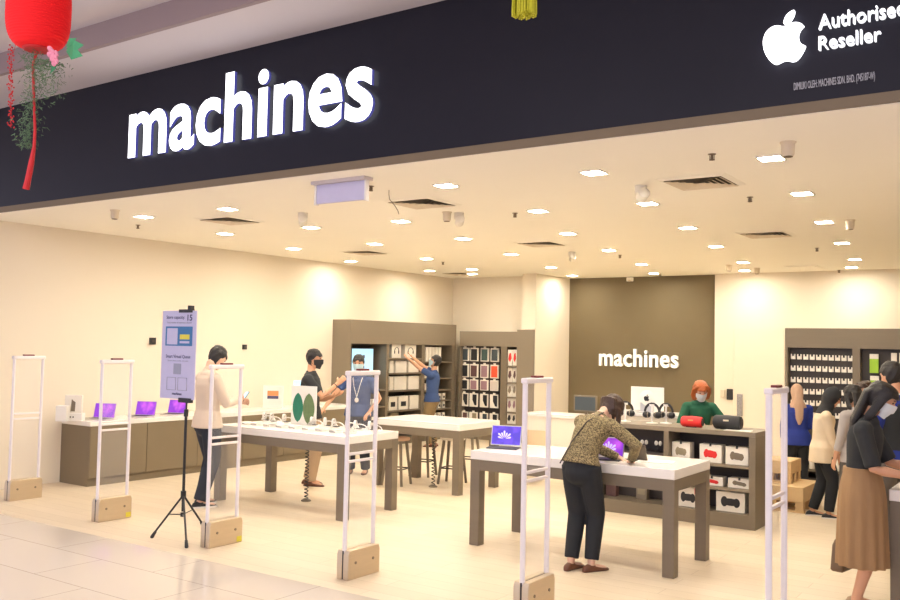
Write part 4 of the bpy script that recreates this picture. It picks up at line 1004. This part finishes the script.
def person(label, loc, face, H=1.70, feet=((-.10, 0, 0), (.10, .02, 0)), pel=(0, 0, .93), lean=0, side=0, head=(0, 0, 0), hands=None, hint=None, khint=(0, 1, 0),
           skin='skin', top=('tee_blue', .35, 0), bottom=('navy_trouser', 1.0), shoe='black', hair=('hair_black', 'short'), mask='mask_blue', female=False, skirt=None, extra=None, vox=.0075, curl=30, wide=1.0, palm=None):
    s = H/1.72
    fx, fy = face; rz = math.atan2(-fx, fy)
    root = thing('person', label, 'person', loc, rz)
    def Sc(mb): mb.v = [p*s for p in mb.v]; return mb
    P = V(pel)
    # spine
    wx = .92*wide if female else 1.0*wide
    sp = [P+V((0, 0, -.07)), P.copy()]; c = P.copy(); n = 6; st = [.09, .09, .09, .09, .07, .07]
    for i in range(n):
        a = R(lean)*(.35+.85*min(1, i/3)); b = R(side)*(.4+.6*i/5)
        c = c+V((math.sin(b), math.sin(a)*math.cos(b), math.cos(a)*math.cos(b)))*st[i]; sp.append(c.copy())
    up = (sp[-1]-sp[-3]).normalized(); fw = V((0, up.z, -up.y)).normalized(); rt = V((1, 0, 0)) - up*up.x; rt.normalize()
    rad = [(.150, .105), (.165 if female else .160, .115), (.135 if female else .148, .100), (.128 if female else .150, .100), (.142 if female else .160, .108), (.158, .112), (.155, .095), (.075, .065)]
    rad = [(a*wx, b*wide) for a, b in rad]
    neck = sp[-1]; sho = [sp[-2]+rt*(sx*.168*wx)-up*.01 for sx in (-1, 1)]
    # head frame
    hp, hyaw, hr = head
    Rh = Matrix.Rotation(R(-hyaw), 4, 'Z') @ Matrix.Rotation(R(-hp), 4, 'X') @ Matrix.Rotation(R(hr), 4, 'Y')
    hu = (Rh @ V((0, 0, 1))); hf = (Rh @ V((0, 1, 0)))
    nd = (up*.5+V((0, 0, 1))*.2+hu*.5).normalized()
    hc = neck+nd*.075+hu*.105+hf*.025
    TH = Matrix.Translation(hc) @ Rh
    B = MB()
    B.tube(sp, rad, 20, xdir=(1, 0, 0), round_ends=True)
    B.tube([sp[-2], neck, neck+nd*.09, hc-hu*.03], [.07, .054, .050, .048] if not female else [.06, .047, .044, .044], 14, round_ends=True)
    B.tube([sho[0], sho[1]], .058, 14, round_ends=True)
    # head
    B.loft([[V((rx*math.cos(2*math.pi*j/20), cy+ry*math.sin(2*math.pi*j/20), z)) for j in range(20)] for z, rx, ry, cy in HEADP], TH)
    B.tube([(0, .088, .018), (0, .104, -.012), (0, .108, -.030)], [(.009, .008), (.012, .011), (.016, .010)], 8, TH, round_ends=True)
    B.ell((0, .088, .03), (.05, .014, .010), TH, 10, 6); B.ell((0, .080, -.066), (.024, .016, .012), TH, 10, 6)
    for sx in (-1, 1): B.ell((sx*.074, -.008, -.008), (.010, .018, .030), TH, 10, 8)
    # legs
    hips = [P+V((sx*.085*wx, 0, -.03)) for sx in (-1, 1)]; ank = []; kn = []
    for k in (0, 1):
        f = feet[k]; fd = V((math.sin(R(f[2])), math.cos(R(f[2])), 0)); a_ = V((f[0], f[1], .085+(f[3] if len(f) > 3 else 0)))-fd*.05
        K, A = ik(hips[k], a_, .419, .419, V(khint)+V((0, .3, 0))); kn.append(K); ank.append((A, fd))
        B.tube([hips[k], lerp(hips[k], K, .35), K, lerp(K, A, .3), lerp(K, A, .75), A], [.088, .078, .052, .055, .040, .036], 14, round_ends=True)
        B.tube([A-fd*.03-V((0, 0, .045)), A+fd*.05-V((0, 0, .05)), A+fd*.14-V((0, 0, .06))], [(.03, .03), (.036, .03), (.036, .018)], 10, xdir=fd.cross(V((0, 0, 1))), round_ends=True)
    # arms
    hands = hands or [(-.22, .05, .78), (.22, .05, .78)]; hint = hint or [(-.5, -1, -.2), (.5, -1, -.2)]
    arms = []
    for k in (0, 1):
        sx = -1 if k == 0 else 1
        E_, W = ik(sho[k], V(hands[k]), .29, .25, V(hint[k])); arms.append((sho[k], E_, W))
        B.tube([sho[k], lerp(sho[k], E_, .4), E_, lerp(E_, W, .3), W], [.050, .044, .037, .038, .025], 12, round_ends=True)
        d = (W-E_).normalized()
        nrm = V(palm[k]) if palm and palm[k] else V((-sx, 0, -.2))
        nrm = (nrm-d*nrm.dot(d)).normalized(); lat = d.cross(nrm).normalized()
        B.tube([W-d*.01, W+d*.03, W+d*.085], [(.026, .018), (.036, .016), (.038, .013)], 12, xdir=lat, round_ends=True)
        for q, (o_, L) in enumerate(((-.029, .068), (-.010, .078), (.010, .073), (.028, .057))):
            b = W+d*.085+lat*o_; c1, c2 = R(curl*.6), R(curl*1.5)
            d1 = (d*math.cos(c1)+nrm*math.sin(c1)+lat*o_*2.5).normalized(); d2 = d*math.cos(c2)+nrm*math.sin(c2)
            B.tube([b-d*.015, b, b+d1*L*.5, b+d1*L*.5+d2*L*.5], [.0095, .0095, .0088, .0072], 8, round_ends=True)
        tl_ = lat*(-1 if (d.cross(nrm)).dot(V((0, 0, 1))) < 0 else 1)
        b = W+d*.022+tl_*.026
        B.tube([b-tl_*.01, b+(d*.6+tl_*.7+nrm*.3).normalized()*.03, b+(d*.6+tl_*.7+nrm*.3).normalized()*.03+(d*.9+tl_*.25+nrm*.5).normalized()*.032], [.013, .011, .009], 8, round_ends=True)
    me = remesh(Sc(B), vox*s, 2, 'body'); link('body', me, skin, root, smooth=180)
    # eyes, brows
    e = MB(); 
    for sx in (-1, 1): e.ell((sx*.029, .0865, .014), (.013, .006, .007), TH, 10, 6)
    Sc(e).build('eye', 'eye', root)
    e = MB()
    for sx in (-1, 1): e.tube([(sx*.014, .094, .034), (sx*.03, .093, .038), (sx*.046, .083, .034)], .0032, 6, TH)
    Sc(e).build('eyebrow', hair[0] if hair[0].startswith('hair') else 'brow', root)
    if mask:
        g = []; nz, na = 12, 17
        for i in range(nz):
            z = .004-i*(.004+.122)/(nz-1); rx, ry, cy = headr(max(z, -.10)); row = []
            for j in range(na):
                a = R(-82+164*j/(na-1)); bulge = .013*max(0, math.cos(a))**2*math.sin(math.pi*min(1, (i+3)/(nz+2)))+.012*math.exp(-(a/.25)**2)*(i < 6)
                kx = 1.07
                row.append(V((math.sin(a)*(rx*kx+bulge), cy+math.cos(a)*(ry*1.07+bulge), z+(.012*(abs(a)/1.4)**2*(1 if i > nz/2 else -1)))))
            g.append(row)
        m_ = MB(); vs = [p for r in g for p in r]+[p+V((p.x, p.y, 0)).normalized()*.004 for r in g for p in r]; N = nz*na
        fs = []
        for i in range(nz-1):
            for j in range(na-1):
                q = [i*na+j, i*na+j+1, (i+1)*na+j+1, (i+1)*na+j]; fs.append(tuple(reversed(q))); fs.append(tuple(k+N for k in q))
        edge = [j for j in range(na)]+[i*na+na-1 for i in range(1, nz)]+[(nz-1)*na+j for j in range(na-2, -1, -1)]+[i*na for i in range(nz-2, 0, -1)]
        for i in range(len(edge)):
            a, b = edge[i], edge[(i+1) % len(edge)]; fs.append((a, b, b+N, a+N))
        m_.add(vs, fs, TH)
        for sx in (-1, 1):
            m_.tube([(sx*.070, .025, -.005), (sx*.080, .0, .022), (sx*.084, -.022, .0)], .0015, 5, TH); m_.tube([(sx*.066, .02, -.07), (sx*.078, -.005, -.045), (sx*.084, -.022, -.0)], .0015, 5, TH)
        Sc(m_).build('face_mask', mask, root, smooth=60)
    else:
        Sc(MB().ell((0, .094, -.062), (.022, .006, .006), TH, 10, 6)).build('lips', 'lips', root)
    # hair
    hm, style = hair
    h = MB()
    def cap(h, front, sidez, back, th=.016, rx=1.13, n=40, mm=18):
        rows = []; 
        for i in range(mm+1):
            row = []
            for j in range(n):
                a = 2*math.pi*j/n; ca = math.cos(a)    # a = 0 looks forward
                low = (front if ca > .62 else lerp(sidez, front, max(0, (ca-.12)/.5)) if ca > .12 else sidez-.012 if ca > .02 else lerp(sidez, back, min(1, (.02-ca)*2.2)))
                z = lerp(.128, low, (i/mm)**1.5); z = max(z, low)
                r_x, r_y, cy = headr(min(z, .105)); k = 1 if z < .105 else max(.02, (.132-z)/.03)
                wv = 1+.03*math.sin(a*9+z*60)
                row.append(V((math.sin(a)*(r_x+th)*k*wv, cy+math.cos(a)*(r_y+th)*k*wv, z)))
            rows.append(row)
        inner = [[V((p.x*.86, (p.y)*.86, p.z-.004)) for p in r] for r in rows]
        h.loft(rows+list(reversed(inner)), TH)
    if style == 'short':
        cap(h, .060, .0, -.088, th=.013)
        for q in range(46):
            a = -2.2+q*.097 if q % 2 else 2.1-q*.09; zz = .075+.035*math.sin(q*2.7); rx, ry, cy = headr(zz)
            b0 = V((math.sin(a)*rx*.8, cy+math.cos(a)*ry*.8, zz+.018)); b1 = V((math.sin(a+.25)*(rx+.012), cy+math.cos(a+.25)*(ry+.014), zz-.006))
            h.tube([b0*.8, b0, b1], [.014, .013, .006], 7, TH, round_ends=True)
        h.ell((0, -.01, .088), (.074, .088, .046), TH)
    elif style == 'bob':
        cap(h, .050, -.06, -.10, th=.022)
        for sx in (-1, 1): h.tube([(sx*.05, .055, .09), (sx*.084, .035, .03), (sx*.09, .015, -.05), (sx*.082, .02, -.125)], [(.02, .03), (.02, .045), (.022, .045), (.012, .03)], 10, TH, xdir=(0, 1, 0), round_ends=True)
        h.tube([(0, -.06, .08), (0, -.105, 0), (0, -.095, -.08), (0, -.075, -.13)], [(.07, .03), (.085, .03), (.085, .03), (.07, .02)], 14, TH, xdir=(1, 0, 0), round_ends=True)
        h.ell((0, -.01, .085), (.085, .095, .042), TH)
    elif style in ('long', 'down'):
        cap(h, .050, -.05, -.10, th=.022)
        h.ell((0, -.01, .085), (.085, .095, .042), TH)
        bk = hc-hf*.10; dn = V((0, 0, -1)); L = .34 if style == 'long' else .12
        tgt = neck-fw*.10-up*(L-.10) if style == 'long' else hc+V((0, 0, -.16))-hf*.05
        h.tube([hc-hf*.06+hu*.06, bk, lerp(bk, tgt, .5)-fw*.02, tgt], [(.07, .03), (.088, .04), (.095, .045), (.055, .02)], 14, xdir=Rh @ V((1, 0, 0)), round_ends=True)
        for sx in (-1, 1):
            x = Rh @ V((sx, 0, 0)); e2 = (sho[0 if sx < 0 else 1]+neck)/2-fw*.02-up*(.02 if style == 'long' else -.06)
            if style == 'down': e2 = hc+V((0, 0, -.19))+hf*.01+x*.06
            h.tube([hc+x*.055+hu*.08+hf*.03, hc+x*.088+hf*.012, lerp(hc+x*.088, e2, .6)+x*.012, e2], [(.025, .014), (.036, .014), (.034, .014), (.012, .008)], 10, xdir=hf, round_ends=True)
    if style == 'hijab':
        rows = []; n = 36
        h.ell((0, -.012, .012), (.098, .118, .135), TH, 24, 16)
        h.tube([(0, -.03, -.02), (0, -.02, -.10), (0, -.01, -.16)], [(.095, .10), (.085, .085), (.09, .085)], 20, TH, xdir=(1, 0, 0), round_ends=True)
        h.tube([hc-hu*.10, neck+up*.02, lerp(sp[-2], neck, .3)+fw*.0, sp[-3]+fw*.01], [(.085, .085), (.10, .09), (.155, .12), (.15, .122)], 20, xdir=(1, 0, 0), round_ends=True)
        tail = V((0, 0, 0))
        if extra == 'tail': h.tube([hc-hf*.10+hu*.03, neck-fw*.11, sp[4]-fw*.135, sp[3]-fw*.13], [(.06, .03), (.075, .03), (.06, .025), (.025, .015)], 14, xdir=(1, 0, 0), round_ends=True)
        hme = remesh(Sc(h), .008*s, 2, 'headscarf')
        # opening for the face: clear what lies in front of it
        bm = bmesh.new(); bm.from_mesh(hme); inv = TH.inverted()
        kill = [v for v in bm.verts if (lambda q: q.y > .035 and (q.x/.062)**2+((q.z+.018)/.092)**2 < 1)(inv @ (v.co/s))]
        bmesh.ops.delete(bm, geom=kill, context='VERTS'); bm.to_mesh(hme); bm.free()
        link('headscarf', hme, hm, root, smooth=180)
    else:
        hme = remesh(Sc(h), .006*s, 1, 'hair'); link('hair', hme, hm, root, smooth=180)
    # top
    tm, sleeve, hem = top
    t_ = MB(); inf = .016
    tp = sp[1:] if hem == 0 else [P+V((0, 0, -hem))]+sp[1:]
    rr = [(a+inf, b+inf) for a, b in (rad[1:] if hem == 0 else [rad[1]]+rad[1:])]
    rr[0] = (rr[0][0]+.012, rr[0][1]+.012)
    if hem: rr[0] = (rr[0][0]+.022, rr[0][1]+.012); rr[1] = (rr[1][0]+.018, rr[1][1]+.010)
    if skirt: rr[0] = (rad[1][0]-.02, rad[1][1]-.02)
    rr[-1] = (.080, .072)
    t_.tube(tp[:-1]+[lerp(tp[-2], tp[-1], .75)], rr, 24, xdir=(1, 0, 0))
    t_.tube([lerp(sp[-2], neck, .2), neck+nd*.03], [.092, .062], 16)
    t_.ell(lerp(sp[-2], neck, .55), (.115*wide, .088, .055), n=18, m=10)
    t_.tube([sho[0], sho[1]], .070, 14, round_ends=True)
    for a, E_, W in arms:
        if sleeve <= 1: t_.tube([a, lerp(a, E_, sleeve*.55), lerp(a, E_, sleeve)], [.066, .062, .060 if sleeve < .99 else .055], 14)
        else:
            t_.tube([a, lerp(a, E_, .5), E_, lerp(E_, W, .5), lerp(E_, W, sleeve-1)], [.066, .060, .052, .047, .037], 14); 
        t_.ell(a, (.068, .068, .068), n=12, m=8)
    if hem: t_.ell(P+V((0, 0, -.02)), (rad[1][0]+.02, rad[1][1]+.02, .06), n=16, m=8)
    tme = remesh(Sc(t_), .009*s, 2, 'top'); link({'cream_jacket': 'jacket', 'blouse': 'blouse'}.get(tm, 'shirt'), tme, tm, root, smooth=180)
    # bottom
    if skirt:
        m_, zl = skirt; rings = []
        for i in range(14):
            t = i/13; z = lerp(P.z+.10, zl, t); rx = lerp(.160, .155, t**.8)+.03*math.sin(min(1, t*3)*math.pi/2); ry = lerp(.130, .150, t**.8)+.03*math.sin(min(1, t*3)*math.pi/2)
            rx *= wide; ry *= wide; rings.append([V(((rx+.012*t*math.sin(j*2*math.pi/72*13))*math.cos(2*math.pi*j/72), (ry+.012*t*math.sin(j*2*math.pi/72*13))*math.sin(2*math.pi*j/72), z))+V((P.x*(1-t), P.y*(1-t), 0)) for j in range(72)])
        k = MB(); k.loft(rings); k.tube([V((0, 0, P.z+.09)), V((0, 0, P.z+.13))], [(.166*wide, .136*wide), (.160*wide, .132*wide)], 24, xdir=(1, 0, 0))
        Sc(k).build('skirt', m_, root, smooth=70)
    else:
        bmn, ln = bottom; k = MB()
        k.tube([P+V((0, 0, -.12)), P+V((0, 0, -.02)), sp[2]], [(rad[0][0]+.012, rad[0][1]+.014), (rad[1][0]+.012, rad[1][1]+.014), (rad[2][0]+.008, rad[2][1]+.008)], 22, xdir=(1, 0, 0), round_ends=False)
        k.ell(P+V((0, 0, -.07)), (.168*wx, .138*wide, .135), n=18, m=12)
        for q in (0, 1):
            K = kn[q]; A = ank[q][0]; Az = lerp(K, A, ln)
            k.tube([hips[q]+V((0, 0, .02)), lerp(hips[q], K, .35), K, lerp(K, Az, .45), Az+V((0, 0, -.01))], [.108, .104, .084, .076, .064 if ln < 1 else .070], 16)
            k.ell(hips[q], (.10, .105, .09), n=14, m=8)
        link('trousers', remesh(Sc(k), .009*s, 2, 'trousers'), bmn, root, smooth=180)
    # shoes
    for q in (0, 1):
        A, fd = ank[q]; g = V((A.x, A.y, A.z-.085)); x = fd.cross(V((0, 0, 1)))
        prof = [(-.085, .018, .030, .060), (-.07, .030, .055, .07), (-.03, .034, .072, .085), (.02, .034, .070, .075), (.08, .042, .045, .055), (.13, .044, .035, .045), (.165, .034, .026, .036), (.185, .014, .016, .024)]
        rings = []
        for y, w, hh, h2 in prof:
            c = g+fd*y; rings.append([c+x*(w*math.cos(2*math.pi*j/14))+V((0, 0, hh*.5+hh*.5*max(-.95, 1.0*math.sin(2*math.pi*j/14)) if math.sin(2*math.pi*j/14) > 0 else hh*.5*(1+max(-1, 1.6*math.sin(2*math.pi*j/14))))) for j in range(14)])
        f = MB().loft(rings); o = Sc(f).build('shoe', shoe, root, smooth=60)
        if shoe in ('black', 'navy_shoe'):
            f = MB(); rings = []
            for y, w, hh, h2 in prof:
                c = g+fd*y; rings.append([c+x*sgn*(w+.004)+V((0, 0, zz)) for sgn, zz in ((-1, .0), (1, .0), (1, .016), (-1, .016))])
            Sc(MB().loft(rings)).build('sole', 'white', o, smooth=0)
    root['_h'] = s
    del root['_h']
    return root, dict(hc=hc*s, TH=TH, neck=neck*s, sp=[q*s for q in sp], arms=[[q*s for q in a] for a in arms], s=s, up=up, fw=fw)
AWAY, RIGHT = V((-.568, .823)), V((.823, .568))
def fc(r, a): d = RIGHT*r+AWAY*a; d.normalize(); return (d.x, d.y)
# 1 man in cream shirt, looking at his phone
p = AY(207, 430, 7.10); p.z = 0
r1, i1 = person('man in cream long-sleeved shirt and dark trousers looking down at his phone', p, fc(.75, .66), 1.86, feet=((-.10, .06, -8), (.10, -.05, 10)), head=(34, -8, 0), hands=[(.02, .34, 1.10), (.08, .33, 1.13)], hint=[(-.6, -.5, -1), (.6, -.5, -1)],
    top=('cream_shirt', 1.95, .10), bottom=('navy_trouser', 1.0), hair=('hair_black', 'short'), mask=None, skin='skin_pale', curl=45)
w = r1.matrix_basis @ (i1['arms'][1][2]+V((-.04, .09, .02)))
t = thing('smartphone', 'dark smartphone held up by the man in cream shirt', 'phone', w, r1.rotation_euler.z)
MB().box(-.036, .036, -.004, .004, -.06, .075, Matrix.Rotation(R(-35), 4, 'X')).build('phone_body', 'case_black', t, bevel=.003); MB().box(-.032, .032, -.0055, -.0042, -.055, .07, Matrix.Rotation(R(-35), 4, 'X')).build('screen', 'screen_blue', t)
# 2 man in black polo
p = G(308, 485)
r2, i2 = person('man in black polo and khaki trousers talking with raised hands, black mask', p, fc(1, -.10), 1.80, feet=((-.09, .03, 0), (.09, .10, 4)), head=(4, 0, 0), hands=[(-.06, .30, 1.14), (.06, .36, 1.30)], hint=[(-.5, -.5, -1), (.5, -.5, -1)],
    top=('polo_black', .75, .08), bottom=('khaki', 1.0), shoe='leather', hair=('hair_black', 'short'), mask='mask_black', palm=[(0, 0, 1), (-1, 0, .3)])
o = MB().tube([(.029*math.cos(R(k*30)), .029*math.sin(R(k*30)), 0) for k in range(13)], .006, 6).box(.022, .036, -.02, .02, -.012, .012).build('wrist_strap', 'black', r2)
a_, b_, c_ = i2['arms'][1]; o.matrix_local = Matrix.Translation(lerp(b_, c_, .88)) @ (c_-b_).to_track_quat('Z', 'Y').to_matrix().to_4x4()
# 3 man in blue tee with lanyard
p = G(357, 474)
r3, i3 = person('man in blue t-shirt with lanyard badge and pale mask behind the poster table', p, fc(-.10, -1), 1.73, feet=((-.11, -.02, 0), (.11, 0, 0)), head=(6, 0, 0), lean=6, hands=[(-.19, .14, .92), (.46, .34, .93)], hint=[(-.7, -.6, 0), (.9, -.4, 0)],
    top=('tee_blue', .62, .09), bottom=('navy_trouser', 1.0), shoe='leather', hair=('hair_black', 'short'), mask='mask_blue', wide=1.05, palm=[(0, 0, -1), (0, 0, -1)])
nk = i3['neck']; k = MB()
cy = lambda dz: min(i3['sp'], key=lambda q: abs(q.z-(nk.z+dz))).y-nk.y+.150
for sx in (-1, 1): k.tube([nk+V((sx*.07, -.02, .02)), nk+V((sx*.068, .085, -.04)), nk+V((sx*.04, cy(-.16), -.16)), nk+V((0, cy(-.31), -.31))], .005, 6)
k.build('lanyard', 'white', r3)
MB().ell(nk+V((0, cy(-.35)+.008, -.35)), (.030, .006, .036), n=16, m=10).build('badge', 'white', r3)
o = link('chest_lettering', text_fit('machines', -.06, .06, nk.z-.125, nk.z-.10, 0, .002), 'white', r3, smooth=0)
o.rotation_euler = (R(-4), 0, math.pi); o.location = (0, nk.y+cy(-.11)-.004, 0)
# 4 man reaching up at the shelves
p = AX(432, 430, -10.15); p = V((-9.95, AX(432, 400, -9.95).y, 0))
r4, i4 = person('man in blue t-shirt reaching up with both arms to the corner shelves', p, (-.93, -.36), 1.70, head=(-22, 0, 0), lean=-3, hands=[(-.10, .47, 1.66), (.06, .50, 1.74)], hint=[(-.6, 0, -1), (.6, 0, -1)],
    top=('tee_blue', .7, .08), bottom=('khaki_dark', 1.0), shoe='leather', hair=('hair_black', 'short'), mask='mask_blue', vox=.009, curl=15, palm=[(0, 0, 1), (0, 0, 1)])
# 5 woman bending over table A
p = G(590, 573)
r5, i5 = person('woman in speckled blouse and black trousers bending over the tablet table', (p.x-.07, TA[2]-.17, 0), (.10, .995), 1.66, feet=((-.10, -.05, 4), (.08, .02, 22)), pel=(-.06, -.02, .93), lean=38, side=4, head=(60, 14, 0), hands=[(.06, .46, .955), (.22, .38, .955)], hint=[(-.8, -.2, .1), (.9, -.3, .1)],
    top=('blouse', 1.92, 0), bottom=('trouser_black', .93), shoe='leather', hair=('hair_brown', 'down'), mask=None, female=True, wide=1.06, palm=[(0, 0, -1), (0, 0, -1)], skin='skin_pale')
k = MB()
s5 = i5['sp']; k.tube([s5[6]+V((.06, .02, .10)), s5[5]+V((.02, -.13, .075)), s5[3]+V((-.06, -.125, .03)), s5[1]+V((-.16, -.09, .0))], .006, 6)
k.build('bag_strap', 'shelf_dark', r5)
# 6 woman in green
p = AY(696, 400, 10.72)
r6, i6 = person('ginger-haired woman in green top and white mask working behind the centre counter', (p.x+.02, 10.76, 0), fc(-.12, -1), 1.56, head=(30, -8, 6), lean=10, hands=[(-.20, .27, 1.13), (.10, .34, 1.15)], hint=[(-.8, -.6, -.4), (.8, -.6, -.4)],
    top=('green_top', 1.72, .08), bottom=('trouser_black', 1.0), hair=('hair_ginger', 'bob'), mask='mask_white', female=True, wide=1.06, skin='skin_pale', palm=[(0, 0, -1), (0, 0, -1)])
# 7 woman in blue with beige hijab
p = G(799, 493)
r7, i7 = person('woman in long beige headscarf and royal blue top seen from behind', (p.x-.02, p.y, 0), fc(.15, 1), 1.45, head=(10, 0, 0), hands=[(-.20, .15, .85), (.10, .24, 1.0)], top=('royal_blue', 1.95, .16), bottom=('trouser_black', 1.0), hair=('beige_scarf', 'hijab'), mask=None, female=True, wide=1.12, extra='tail', vox=.009)
# 8 girl in cream jacket
p = G(822, 517)
r8, i8 = person('woman in black headscarf and cream jacket looking down, black and white sneakers', p, fc(.9, -.25), 1.50, feet=((-.09, -.06, -5), (.09, .12, 0)), head=(24, 0, 0), lean=6, hands=[(-.06, .22, .84), (.10, .20, .80)], top=('cream_jacket', 1.92, .20), bottom=('trouser_black', .95), hair=('black_soft', 'hijab'), mask=None, female=True, wide=1.12, vox=.009)
# 9 woman grey
p = G(851, 526)
r9, i9 = person('long-haired woman in pale grey shirt seen from behind, beside the cream jacket', (p.x+.06, p.y-.05, 0), fc(-.30, .9), 1.55, head=(12, 0, 0), hands=[(-.23, .10, .80), (.20, .05, .80)], top=('grey_shirt', 1.6, .14), bottom=('grey_trouser', .97), shoe='shoe_beige', hair=('hair_black', 'long'), mask=None, female=True, vox=.009)
# 10 woman in skirt
r10, i10 = person('woman in black top and long brown skirt with white mask at the right table', (-1.32, 7.40, 0), (1, .02), 1.71, head=(30, -4, 0), lean=5, hands=[(-.06, .40, 1.06), (.10, .34, 1.03)], hint=[(-.5, -.6, -1), (.5, -.6, -1)],
    top=('polo_black', .95, 0), skirt=('skirt', .33), shoe='shoe_beige', hair=('hair_black', 'long'), mask='mask_white', female=True, wide=1.0, palm=[(0, .0, 1), (-1, 0, .3)])
b = thing('handbag', 'small taupe handbag hanging behind the woman in the brown skirt', 'bag', AY(843, 570, 7.60), R(80))
MB().loft([[V((sx*.5*w_, sy*.5*d_, z)) for sx, sy in ((-1, -1), (1, -1), (1, 1), (-1, 1))] for z, w_, d_ in ((0, .22, .08), (.02, .26, .10), (.20, .24, .08), (.25, .20, .05))]).build('bag_body', 'bag_taupe', b, bevel=.012)
MB().tube([(-.09, 0, .22), (-.06, 0, .50), (-.02, -.02, .80), (.02, -.02, .80), (.06, 0, .50), (.09, 0, .22)], .006, 6).build('strap', 'bag_taupe', b)
# 11 man in dark vest
p = G(893, 558)
r11, i11 = person('short-haired man in dark vest over blue shirt with back turned at the far right', (p.x+.03, p.y, 0), fc(-.35, 1), 1.82, head=(10, 0, 0), hands=[(-.20, .20, .95), (.20, .20, .95)], top=('royal_blue', .7, .05), bottom=('grey_trouser', 1.0), hair=('hair_black', 'short'), mask=None, wide=1.08)
k = MB(); q = [a/i11['s'] for a in i11['sp']]
k.tube(q[1:-1]+[lerp(q[-2], q[-1], .6)], [(.20, .145), (.185, .135), (.18, .135), (.192, .145), (.195, .145), (.165, .12), (.09, .08)], 24, xdir=(1, 0, 0)); k.v = [a*i11['s'] for a in k.v]
k.build('vest', 'polo_black', r11, smooth=60)
k = MB().tube([i11['neck']+V((.075*math.cos(R(a)), .07*math.sin(R(a)), .018)) for a in range(0, 361, 30)], .010, 8); k.build('collar', 'white', r11)
# 12 woman hidden behind
p = G(861, 512)
r12, i12 = person('dark-haired woman facing left, mostly hidden behind the grey-shirted woman', (p.x, p.y+.5, 0), fc(-1, -.35), 1.56, head=(14, 0, 0), top=('polo_black', .8, .06), bottom=('trouser_black', 1.0), hair=('hair_brown', 'bob'), mask=None, female=True, skin='skin_pale', vox=.009)
# ================================================================== LIGHTS
wd = bpy.data.worlds.new('world'); SC.world = wd; wd.use_nodes = True
bg = wd.node_tree.nodes['Background']; bg.inputs[0].default_value = (.80, .76, .92, 1); bg.inputs[1].default_value = .75
def area(name, loc, size, sy, energy, col, rot):
    l = bpy.data.lights.new(name, 'AREA'); l.shape = 'RECTANGLE'; l.size = size; l.size_y = sy; l.energy = energy; l.color = col
    o = bpy.data.objects.new(name, l); COL.objects.link(o); o.location = loc; o.rotation_euler = rot
area('mall_fill_light', (-4, -2.2, 4.75), 7, 2, 130, (1, .92, .90), (R(18), 0, 0))  # unseen area light added to brighten the mall side and fascia
vs = SC.view_settings; SC.display_settings.display_device = 'sRGB'; vs.view_transform = 'Standard'; vs.look = 'None'; vs.exposure = .80; vs.gamma = 1; vs.use_curve_mapping = False
SC.cycles.use_denoising = True; SC.cycles.max_bounces = 8; SC.cycles.diffuse_bounces = 5; SC.cycles.transparent_max_bounces = 16; SC.cycles.sample_clamp_indirect = 6
